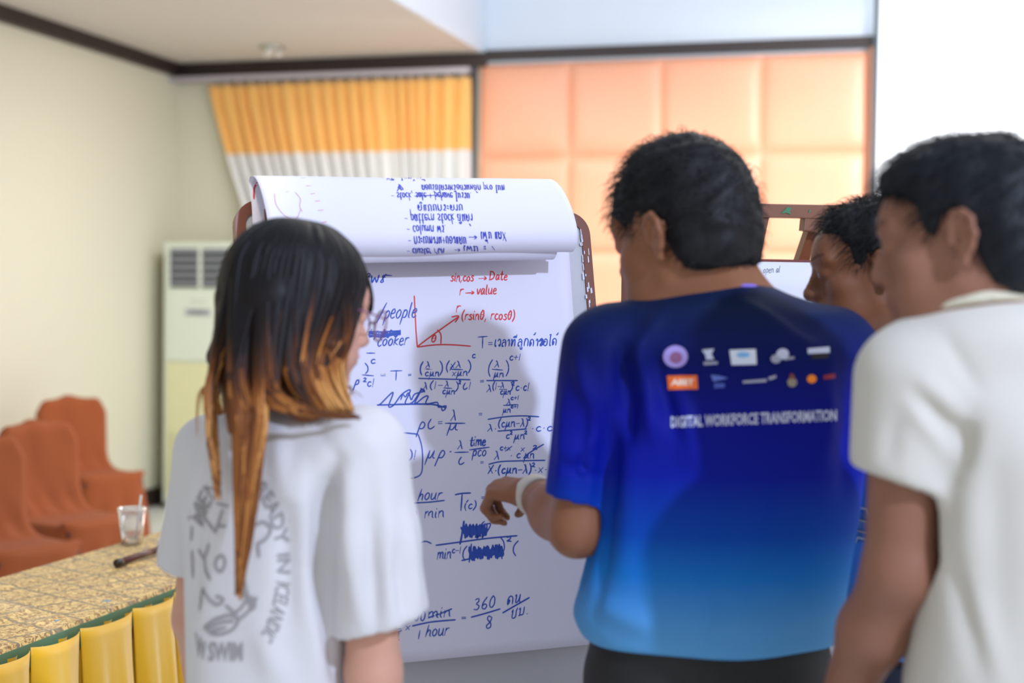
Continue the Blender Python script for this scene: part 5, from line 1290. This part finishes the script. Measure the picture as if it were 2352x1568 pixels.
for st in ([(1960, 1190), (1978, 1166), (1990, 1168), (1998, 1190)], [(1972, 1192), (1996, 1199)], [(1962, 1212), (1944, 1209), (1939, 1222), (1960, 1226)], [(1938, 1233), (1957, 1239)], [(1972, 1218), (1996, 1224)], [(1968, 1244), (1972, 1234), (1990, 1238)]): I2.stroke(st, smooth=False)
if I2.mb.v: tag(I2.mb.build('shirt_lettering', m_g2, sh2), kind='stuff')
decal_quad('shirt_patch', S2, [(1961, 1086), (1969, 1086), (1969, 1108), (1960, 1108)], mat('yellow_patch', srgb(200, 140, 20), .5), sh2, 3)
legs_and_feet((float(c2[0]) - .06, float(c2[1]) - .06), (float(c2[0]) + .07, float(c2[1]) + .07), .9, m2, mat('navy_trousers', srgb(30, 34, 50), .8), mat('dark_shoe', srgb(40, 40, 44), .5), (float(c2[0]), float(c2[1]), .17, .11, R_(40), .95), R_(40), .088)

# ---------------------------------------------------------------- woman in the white T-shirt
DW = 2.05; HW = px(688, 712, DW); RW_ = headframe(R_(-58), R_(10), R_(-3)); sw = .94
mw = person('person with long black-to-orange hair and glasses, in a white T-shirt with grey back print', at(640, 1500, DW))
skw = skin('fair_skin', srgb(214, 164, 140), srgb(200, 146, 122))
xw = lambda x, y=1000, d=DW: float(px(x, y, d)[0]); tw = lambda y: float(at(650, y, DW)[2])
neckw = px(668, 950, DW + .02)
# right arm towards the camera side, left arm beyond
Rsw, Lsw = px(838, 1035, DW - .07), px(486, 1040, DW + .10)
Rew, Rww = px(858, 1545, DW - .05), px(900, 1800, DW + .10)
Lew, Lww = px(452, 1420, DW + .16), px(470, 1640, DW + .30)
V = Vol((Lsw[0] - .14, DW - .25, .6), (Rsw[0] + .22, DW + .45, HW[2] + .15), .0045, zaxis(.6, 1.28, HW[2] + .16, .0042, .007))
headw = head(V, HW, RW_, sw, jaw=.92, ears=())
V.cap(HW + RW_ @ NP([0, -.025, -.05]), neckw, .046, .050, .03)
V.cap(neckw, Rsw * .5 + neckw * .5, .045, .04, .04); V.cap(neckw, Lsw * .5 + neckw * .5, .045, .04, .04)
cw = (Rsw + Lsw) / 2; yww = math.atan2(Rsw[1] - Lsw[1], Rsw[0] - Lsw[0])
V.tube([(cw[2] + .02, cw[0] - .01, cw[1], .08, .05, yww), (cw[2] - .15, cw[0] - .02, cw[1] + .02, .08, .06, yww), (.95, cw[0] - .02, cw[1] + .02, .08, .06, yww)], .03)
V.cap(Rsw, Rew, .040, .038, .02); V.cap(Rew, Rww, .038, .025, .02); V.cap(Lsw, Lew, .040, .035, .02); V.cap(Lew, Lww, .035, .025, .02)
hand(V, Rww, Rww - Rew, NP([-.5, .6, 0]), .86, side=-1, curl=.4); hand(V, Lww, Lww - Lew, NP([.5, .6, 0]), .86, side=1, curl=.4)
P, Fc = V.mesh(); np_mesh('body', P, Fc, skw, mw, 1)
eyes(HW, RW_, sw, mw); brows(HW, RW_, sw, mat('brown_brow', srgb(60, 40, 30), .6), mw)
lipm = mat('lip_pink', srgb(196, 104, 100), .4)
V = Vol(HW - .13, HW + .13, .003); w_ = lambda x, y, z: HW + RW_ @ (NP([x, y, z]) * sw)
V.ell(w_(0, .0995, -.0555), (.0195, .0085, .0048), RW_, .003); V.ell(w_(0, .0978, -.0655), (.017, .0085, .0056), RW_, .003)
P, Fc = V.mesh(); np_mesh('lips', P, Fc, lipm, mw, 1)
# glasses
m_fr = mat('pink_metal_frame', srgb(128, 72, 112), .3, metal=.2); m_ln = mat('spectacle_lens', (1, .96, 1, 1), .02, trans=1.0); m_ln.node_tree.nodes['Principled BSDF'].inputs['IOR'].default_value = 1.04
gl = bpy.data.objects.new('glasses', None); C.objects.link(gl); gl.parent = mw; gl.matrix_parent_inverse = mw.matrix_world.inverted()
gl.matrix_world = Matrix.Translation(w_(0, .12, 0)); bpy.context.view_layer.update()
for q_ in (-1, 1):
    c = (q_ * .034, .123, -.004); ring = [w_(c[0] + .0255 * math.cos(a), c[1] - abs(q_ * .034 + .0255 * math.cos(a) * 1) * .12 + .004, c[2] + .024 * math.sin(a)) for a in np.linspace(0, 2 * PI, 33)]
    mb = MB(); mb.tube(ring, .0014, 8, False); mb.build('rim', m_fr, gl, True)
    n = 24; mb = MB(); pts = [w_(c[0] + .025 * math.cos(a), c[1] - abs(q_ * .034 + .025 * math.cos(a)) * .12 + .004, c[2] + .0235 * math.sin(a)) for a in np.linspace(0, 2 * PI, n + 1)[:-1]]
    fwd = RW_ @ NP([0, .0012, 0]); mb.add(pts + [p + fwd for p in pts], [tuple(range(n))[::-1], tuple(range(n, 2 * n))] + [(i, (i + 1) % n, n + (i + 1) % n, n + i) for i in range(n)]); mb.build('lens', m_ln, gl)
    mb = MB(); mb.tube([w_(q_ * .060, .119, .004), w_(q_ * .070, .10, .006), w_(q_ * .077, .03, .012), w_(q_ * .079, -.01, .010), w_(q_ * .078, -.025, -.01)], .0013, 8); mb.build('temple', m_fr, gl, True)
mb = MB(); mb.tube([w_(-.0095, .124, .0), w_(0, .127, .004), w_(.0095, .124, .0)], .0014, 8); mb.build('bridge', m_fr, gl, True)
# T-shirt
m_tee = mat('white_cotton', srgb(214, 211, 210), .85, sheen=.1, bump=(240, .06))
hemRw = px(876, 1432, DW - .06); hemLw = px(448, 1300, DW + .14)
V = Vol((Lsw[0] - .16, DW - .27, .62), (Rsw[0] + .2, DW + .36, neckw[2] + .07), .0058)
ly = lambda xl, xr, y, b: (tw(y), (xw(xl) + xw(xr)) / 2, DW + .02, (xw(xr) - xw(xl)) / 2 , b, R_(-18))
V.tube([ly(440, 850, 1800, .135), ly(440, 838, 1568, .13), ly(432, 832, 1440, .125), ly(424, 836, 1300, .125), ly(420, 850, 1160, .125), ly(436, 870, 1060, .12), ly(480, 850, 990, .09)], .02, p=2.3)
V.cap(neckw + NP([0, 0, -.026]), Rsw + NP([-.02, .0, -.002]), .054, .056, .05); V.cap(neckw + NP([0, 0, -.026]), Lsw + NP([.01, 0, 0]), .054, .05, .05)
V.ell(neckw + NP([.0, -.025, -.04]), (.09, .075, .05), None, .04)
aw = (hemRw - Rsw) / np.linalg.norm(hemRw - Rsw); nw = NP([.30, 0, -.92])
V.cap(Rsw, Rsw * .5 + hemRw * .5, .058, .062, .03); V.cap(Rsw * .5 + hemRw * .5, hemRw + aw * .08, .062, .074, .02, flat=(hemRw, nw))
V.cap(hemRw - aw * .05, hemRw + aw * .10, .052, .072, .003, 's')
al = (hemLw - Lsw) / np.linalg.norm(hemLw - Lsw); V.cap(Lsw, hemLw + al * .06, .056, .060, .02, flat=(hemLw, al)); V.cap(hemLw - al * .03, hemLw + al * .08, .050, .056, .003, 's')
V.cap(neckw + NP([0, 0, -.02]), HW, .050, .052, .006, 's'); V.ell(neckw + NP([.01, .02, .03]), (.07, .06, .03), None, .01, 's')
P, Fc = V.mesh(); shw = np_mesh('shirt', P, Fc, m_tee, mw, 2)
bpy.context.view_layer.update(); bv = bvh_of(shw); sp_ = lambda x, y: surf_pt(bv, x, y, DW)
sg = [(sp_(a, b), sp_(c, d), w, dp) for a, b, c, d, w, dp in (
   (748, 1120, 742, 1380, .016, -.018), (770, 1060, 750, 1180, .014, -.012), (800, 1090, 820, 1400, .018, .010), (700, 1050, 690, 1300, .022, .011), (690, 1300, 740, 1560, .022, .009), (665, 1180, 668, 1420, .016, -.009),
   (640, 1000, 660, 1160, .018, .008), (880, 1080, 900, 1420, .016, .006), (850, 1200, 862, 1440, .011, -.008), (930, 1180, 960, 1390, .012, .006), (905, 1250, 925, 1420, .010, -.006), (745, 1380, 775, 1568, .016, -.012), (600, 1450, 640, 1568, .02, .006),
   (470, 1100, 440, 1400, .016, -.005), (520, 960, 480, 1060, .016, .006), (760, 950, 860, 1030, .014, .006), (730, 970, 800, 1080, .012, -.005), (425, 1180, 420, 1290, .012, -.006))]
sg = [(a_, b_, w_s, d_s * 1.5) for a_, b_, w_s, d_s in sg]
folds(shw, sg, [(16, 9, 10, .0024, .4), (30, 14, 14, .0016, 2.0)])
mb = MB(); ring = [neckw + NP([.064 * math.cos(a) + .0, .056 * math.sin(a) + .012, .0 + .018 * -math.sin(a)]) for a in np.linspace(0, 2 * PI, 29)]
mb.tube(ring, .006, 8, False); mb.build('neckband', m_tee, shw, True)
# back print
bpy.context.view_layer.update(); SW_ = surf_bvh(bvh_of(shw), .0014)
m_pr = mat('faded_grey_print', srgb(156, 152, 152), .8)
ecx, ecy, erx, ery = 545, 1300, 108, 212
def arc(txt, a0, a1, hh):
    def f(u, v):
        a = R_(a0 + (a1 - a0) * u); r = 1 - (v - .5) * hh
        rr = (erx + (.5 - v) * -hh, ery + (.5 - v) * -hh)
        return ecx + (erx + (v - .5) * hh) * math.cos(a), ecy - (ery + (v - .5) * hh) * math.sin(a)
    return decal_text('print_lettering', SW_, txt, f, m_pr, shw, .012)
arc('MEN', 152, 116, 38); arc('READY', 60, 14, 34); arc('IN', 8, -4, 32); arc('ICELANDIC', -10, -52, 34)
decal_text('print_lettering', SW_, 'SWIM', lambda u, v: (480 + 78 * u, 1516 - 42 * v), m_pr, shw, .02); decal_text('print_lettering', SW_, 'W', lambda u, v: (450 + 24 * u, 1500 - 48 * v + 20 * u), m_pr, shw, .02)
decal_text('print_lettering', SW_, 'MAKE', lambda u, v: (612 - 56 * u - 16 * (1 - v) * 1.2, 1412 + 66 * u + 26 * (1 - v) * 1.2 - 10), m_pr, shw, .012) if 0 else None
PI_ = Ink(SW_, .0042)
for st in ([(455, 1165), (475, 1195), (496, 1222)], [(496, 1222), (506, 1190), (512, 1172)], [(498, 1208), (520, 1208)], [(500, 1156), (524, 1162)], [(590, 1205), (606, 1198), (622, 1214), (612, 1236), (592, 1248)], [(592, 1248), (596, 1278)],
           [(458, 1262), (470, 1280), (480, 1250)], [(470, 1280), (474, 1312), (484, 1330)], [(498, 1284), (510, 1274), (518, 1292), (508, 1312), (496, 1300), (498, 1284)], [(442, 1210), (440, 1240)], [(442, 1265), (444, 1325)],
           [(466, 1350), (478, 1372), (500, 1388), (514, 1376), (498, 1368)], [(466, 1350), (460, 1400)], [(560, 1325), (570, 1370), (580, 1400)], [(470, 1440), (494, 1422), (530, 1412), (548, 1424), (530, 1448), (494, 1456), (470, 1440)], [(480, 1440), (510, 1428), (536, 1426)], [(486, 1448), (520, 1440)],
           [(530, 1412), (552, 1398), (566, 1376), (556, 1360)], [(548, 1424), (574, 1400), (590, 1372)], [(520, 1390), (536, 1404), (548, 1424)], [(566, 1376), (580, 1372), (586, 1392), (574, 1400)]): PI_.stroke(st)
tag(PI_.mb.build('print_drawing', m_pr, shw), kind='stuff')
legs_and_feet((float(cw[0]) - .07, float(cw[1]) + .0), (float(cw[0]) + .07, float(cw[1]) - .03), .86, mw, mat('blue_denim', srgb(60, 72, 100), .8), mat('white_trainer', srgb(220, 220, 220), .5), (float(cw[0]), float(cw[1]), .145, .10, yww, .86), R_(-45), .082)

# ---- long hair: a core volume and many tapering locks
def hair_col_mat(name, zt, zb):
    m = mat(name, srgb(30, 20, 16), .5, spec=.22); nt = m.node_tree; b = nt.nodes['Principled BSDF']
    at_ = nt.nodes.new('ShaderNodeAttribute'); at_.attribute_name = 'tone'; r = nt.nodes.new('ShaderNodeValToRGB'); cr_ = r.color_ramp
    set_ramp(cr_, [(0, srgb(16, 13, 14)), (1, srgb(208, 150, 84)), (.30, srgb(22, 15, 14)), (.50, srgb(66, 36, 18)), (.68, srgb(118, 66, 26)), (.85, srgb(166, 104, 46))])
    nt.links.new(at_.outputs['Fac'], r.inputs[0]); nt.links.new(r.outputs[0], b.inputs['Base Color']); return m
m_omb = hair_col_mat('dyed_hair', tw(640), tw(940))
SK = [(.0, -.014, .036), (.088, .108, .098)]           # hair-covered skull ellipsoid in head space
def sk(phi, th, k=1.0):  # phi around the head (0 = face, + = person's right), th from crown
    c, r = SK; return w_(c[0] + r[0] * k * math.sin(th) * math.sin(phi), c[1] + r[1] * k * math.sin(th) * math.cos(phi), c[2] + r[2] * k * math.cos(th))
rg = np.random.RandomState(7)
locksP = []; locksF = []; tone = []; base = 0
def lock(pts, w0, thick=.35, tn=0.0, n=6, fr=0.0):
    """flat tapering lock through pts"""
    global base
    pts = np.array(pts); m = 22; n0 = len(pts) - 1; Q = []
    for i in range(m):
        t = i / (m - 1) * n0; a = min(int(t), n0 - 1); f = t - a
        p = [pts[max(0, min(n0, k))] for k in (a - 1, a, a + 1, a + 2)]
        Q.append(.5 * (2 * p[1] + (-p[0] + p[2]) * f + (2 * p[0] - 5 * p[1] + 4 * p[2] - p[3]) * f * f + (-p[0] + 3 * p[1] - 3 * p[2] + p[3]) * f ** 3))
    Q = np.array(Q); T = np.gradient(Q, axis=0); T /= np.linalg.norm(T, axis=1)[:, None] + 1e-9
    out = Q - (HW + NP([0, 0, -.02])); out[:, 2] *= .3; out -= T * (out * T).sum(1)[:, None]; out /= np.linalg.norm(out, axis=1)[:, None] + 1e-9
    sd = np.cross(T, out); s_ = np.linspace(0, 1, m); wd = w0 * np.minimum(1, s_ * 6 + .4) * np.clip((1 - s_) * 2.2, .06, 1) ** .7
    R = []
    for k in range(n):
        a = 2 * PI * k / n; R.append(Q + sd * (math.cos(a) * wd)[:, None] + out * (math.sin(a) * wd * thick)[:, None])
    R = np.stack(R, 1).reshape(-1, 3); locksP.append(R)
    f = [[i * n + k, i * n + (k + 1) % n, (i + 1) * n + (k + 1) % n, (i + 1) * n + k] for i in range(m - 1) for k in range(n)]
    locksF.append(np.array(f) + base); base += len(R)
    z = R[:, 2]; u = (tw(610) - z) / (tw(610) - tw(915)); tone.append(np.clip(np.minimum(u, 1.0) * .9 + tn * np.clip(u * 3, .2, 1), 0, 1))
    return Q
guides = []
D_ = lambda x, y, d: px(x, y, d)
def fall(phi):
    """image-space end points of a lock that leaves the skull at angle phi"""
    r = rg.rand
    g = (phi - R_(20)) / R_(180)            # 0 face side .. 1 far back-left
    if g < .52:        # side of the head the camera sees towards the face: sweeps down, forward over the shoulder
        e = rg.rand(); x = 690 + 128 * (1 - g / .52) * .9 + r() * 14; 
        return [D_(655 + 125 * (1 - g / .52) + 10 * r(), 830 + 20 * r(), DW - .115 + .07 * (1 - g / .52)), D_(min(812, x + 22 * e), 936 + 10 * r(), DW - .13 + .03 * r())]
    if g < .66:
        t = (g - .52) / .14
        if r() < .55: return [D_(610 + 20 * r(), 870, DW - .13), D_(640 + 60 * r(), 930 + 12 * r(), DW - .15), D_(770 + 60 * r(), 952 + 10 * r(), DW - .14)]
        return [D_(590 + 20 * r(), 880, DW - .13), D_(580 + 24 * r(), 980, DW - .15), D_(556 + 30 * r(), 1150 + 60 * r(), DW - .155), D_(546 + 8 * r(), 1290 + 95 * r(), DW - .16)]
    if g < .80:
        return [D_(530 + 30 * r(), 850, DW - .11), D_(538 + 34 * r(), 960, DW - .145), D_(540 + 24 * r(), 1120, DW - .155), D_(540 + 12 * r(), 1240 + 130 * r(), DW - .16)]
    return [D_(492 + 22 * r(), 800, DW - .06), D_(472 + 24 * r(), 900, DW - .08), D_(478 + 22 * r(), 1020, DW - .11), D_(494 + 14 * r(), 1080 + 70 * r(), DW - .13)]
for i in range(430):
    g = rg.rand(); phi = R_(20) + R_(180) * g + rg.randn() * .03
    th0 = R_(4 + 16 * rg.rand()); lift = 1.0 + .03 * rg.rand()
    thm = R_(92 + 8 * rg.rand())
    pts = [sk(phi, th0, lift), sk(phi, R_(34), lift + .01), sk(phi, R_(62), lift + .015), sk(phi, thm, lift + .03 * rg.rand())] + fall(phi)
    lock(pts, .0070 + .005 * rg.rand(), .4, rg.randn() * .15 - (.16 if .42 < g < .8 else 0) + (.18 if g < .3 else -.04))
    guides.append(pts)
# fringe and face-framing locks
for i in range(60):
    phi = R_(rg.uniform(-50, 34)); pts = [sk(phi * .5, R_(6), 1.02), sk(phi, R_(40), 1.05), sk(phi, R_(64), 1.06), w_(.082 * math.sin(phi), .10 * math.cos(phi) + .012, .028 + .012 * rg.rand()), w_(.085 * math.sin(phi), .098 * math.cos(phi) + .014, .010 + .012 * rg.rand())]
    lock(pts, .006 + .003 * rg.rand(), .4, -.25)
for i in range(90):   # beside the cheek and ear
    phi = R_(rg.uniform(30, 70)); e = rg.rand()
    pts = [sk(phi, R_(14), 1.02), sk(phi, R_(50), 1.04), sk(phi, R_(84), 1.03), w_(.078 + .006 * e, .055 - .05 * e, -.045), w_(.070, .035 - .06 * e, -.10), D_(768 - 25 * e + 14 * rg.rand(), 900 + 30 * rg.rand(), DW - .10)]
    lock(pts, .006 + .003 * rg.rand(), .4, .05 + rg.randn() * .12)
for i in range(70):   # far side of the head
    phi = R_(rg.uniform(205, 335)); x = rg.uniform(490, 640)
    pts = [sk(phi, R_(14), 1.01), sk(phi, R_(50), 1.03), sk(phi, R_(90), 1.03), D_(x, 860, DW + .06), D_(x + 10, 960 + 40 * rg.rand(), DW + .05)]
    lock(pts, .008, .4, rg.randn() * .08)
for i in range(7):   # bleached strands by the temple
    phi = R_(rg.uniform(34, 52)); pts = [sk(phi, R_(40), 1.05), sk(phi, R_(70), 1.06), sk(phi, R_(96), 1.05), w_(.074, .05, -.06), w_(.066, .03, -.11)]
    lock(pts, .0022, .6, .55)
for i in range(10):   # wisps at chin
    pts = [w_(.066, .06, -.05), w_(.05, .07, -.10), D_(800 + 8 * rg.rand(), 890, DW - .02), D_(800 + 40 * rg.rand(), 905 + 18 * rg.rand(), DW - .02)]
    lock(pts, .0012, .6, -.15)
for i in range(8):    # loose wisps on the left
    pts = [sk(R_(200), R_(95), 1.02), D_(486 - 10 * rg.rand(), 860, DW), D_(452 + 12 * rg.rand(), 900 + 20 * rg.rand(), DW), D_(446 + 16 * rg.rand(), 970 + 40 * rg.rand(), DW)]
    lock(pts, .0010, .6, .15)
# core under the locks
V = Vol(HW - NP([.16, .17, .17]), HW + NP([.16, .17, .16]), .0045)
c, r = SK; V.ell(w_(*c), (r[0] * sw * 1.0, r[1] * sw * 1.0, r[2] * sw * 1.0), RW_, .01)
nf = RW_ @ NP([-.35, .92, -.45]); V.plane(w_(0, .066, .0), nf)
for a_, b_, r0_, r1_ in ((w_(.03, -.06, .0), px(640, 850, DW - .05), .055, .035), (px(640, 850, DW - .05), px(700, 925, DW - .09), .035, .024), (px(700, 925, DW - .09), px(770, 938, DW - .10), .022, .008), (w_(-.02, -.08, .0), px(548, 860, DW - .04), .045, .03), (px(548, 860, DW - .04), px(552, 980, DW - .11), .028, .018), (w_(-.05, -.06, -.0), px(505, 820, DW - .0), .035, .02), (w_(.045, .0, -.01), px(728, 830, DW - .05), .028, .02), (px(728, 830, DW - .05), px(745, 905, DW - .08), .02, .010)):
    V.cap(a_, b_, r0_, r1_, .02)
P, Fc = V.mesh(); nb_ = len(P); P = P
AP = np.concatenate([P] + locksP); AF = np.concatenate([Fc] + [f + nb_ for f in locksF])
uc = (tw(600) - P[:, 2]) / (tw(600) - tw(905)); at_tone = np.concatenate([np.clip(uc * .62 - .05, 0, 1)] + tone)
ho = np_mesh('hair', AP, AF, m_omb, mw)
att = ho.data.attributes.new('tone', 'FLOAT', 'POINT'); att.data.foreach_set('value', at_tone.astype(np.float32))
mb = MB(); ring = [px(508, 902, DW - .02) + NP([.008 * math.cos(a), 0, .011 * math.sin(a)]) for a in np.linspace(0, 2 * PI, 17)]; mb.tube(ring, .0012, 6, False); mb.build('earring', mat('gold', srgb(210, 170, 90), .25, metal=1), mw, True)

# ================================================================== COVERED CHAIRS
m_cc = mat('rust_chair_cover', srgb(152, 76, 32), .85, sheen=.05, bump=(90, .08))
def chair_mesh():
    V = Vol((-.36, -.36, -.01), (.36, .42, .95), .011)
    for i in range(9):     # backrest: bowed slab leaning back, widest at the shoulders
        t = i / 8; z = .44 + .42 * t; y = .19 + .11 * t + .02 * math.sin(t * PI); hw = .165 + .055 * math.sin(min(1, t * 1.25) * PI * .5) - (.03 if i == 8 else 0)
        for sx_ in (-1, 0, 1): pass
        V.cap((-hw + .03, y - .02, z), (0, y + .015, z), .034, .036, .05); V.cap((hw - .03, y - .02, z), (0, y + .015, z), .034, .036, .05)
    V.tube([(.47, 0, .0, .215, .215, 0), (.40, 0, .0, .225, .225, 0), (.2, 0, .0, .245, .245, 0), (.01, 0, .0, .265, .265, 0)], .03, p=4)
    V.cap((-.16, .17, .44), (.16, .17, .44), .05, .05, .06)
    V.cap((-.2, -.17, .475), (.2, -.17, .475), .012, .012, .03)
    P, Fc = V.mesh()
    return P, Fc
CP, CF = chair_mesh(); cmesh = None
ci = 0
for (sx_, sy_, dpt, rz, lab) in ((222, 1160, 8.25, R_(48), 'rust-covered chair standing alone nearest the air conditioner, its seat in view'),
                              (172, 1160, 6.6, R_(56), 'rust-covered chair in the middle of the three behind the table, cover creased'),
                              (30, 1160, 5.85, R_(52), 'rust-covered chair cut off by the left edge of the photo, behind the table')):
    p = at(sx_, sy_, dpt); ch_ = thing('banquet_chair', lab, 'chair', (p.x, p.y, 0), 'rust covered chairs behind the table', rz)
    if cmesh is None:
        o = np_mesh('chair_cover', CP, CF, m_cc, None, 2)
        co, nn = normals_of(o); x, y, z = co[:, 0], co[:, 1], co[:, 2]; an = np.arctan2(y, x); low = np.clip((.46 - z) / .35, 0, 1)
        d = .016 * low * np.sin(an * 11 + 2 * np.sin(z * 6)) + .005 * np.sin(x * 60 + 8 * z) * np.exp(-((z - .52) / .08) ** 2) * (y > .1) + .004 * np.sin(x * 22 + z * 9) * (z > .5)
        o.data.vertices.foreach_set('co', (co + nn * d[:, None]).astype(np.float32).ravel()); o.data.update(); cmesh = o.data
        lgm = MB(); lgm.tube([(.0, 0, .0), (0, 0, .44)], .012, 8); lo = lgm.build('leg', m_lg, None); lmesh = lo.data
        bpy.data.objects.remove(lo)
    else: o = bpy.data.objects.new('chair_cover', cmesh); C.objects.link(o)
    o.parent = ch_
    for lx2, ly2 in ((-.18, -.18), (.18, -.18), (-.18, .18), (.18, .18)):
        l = bpy.data.objects.new('leg', lmesh); C.objects.link(l); l.parent = ch_; l.location = (lx2, ly2, 0)
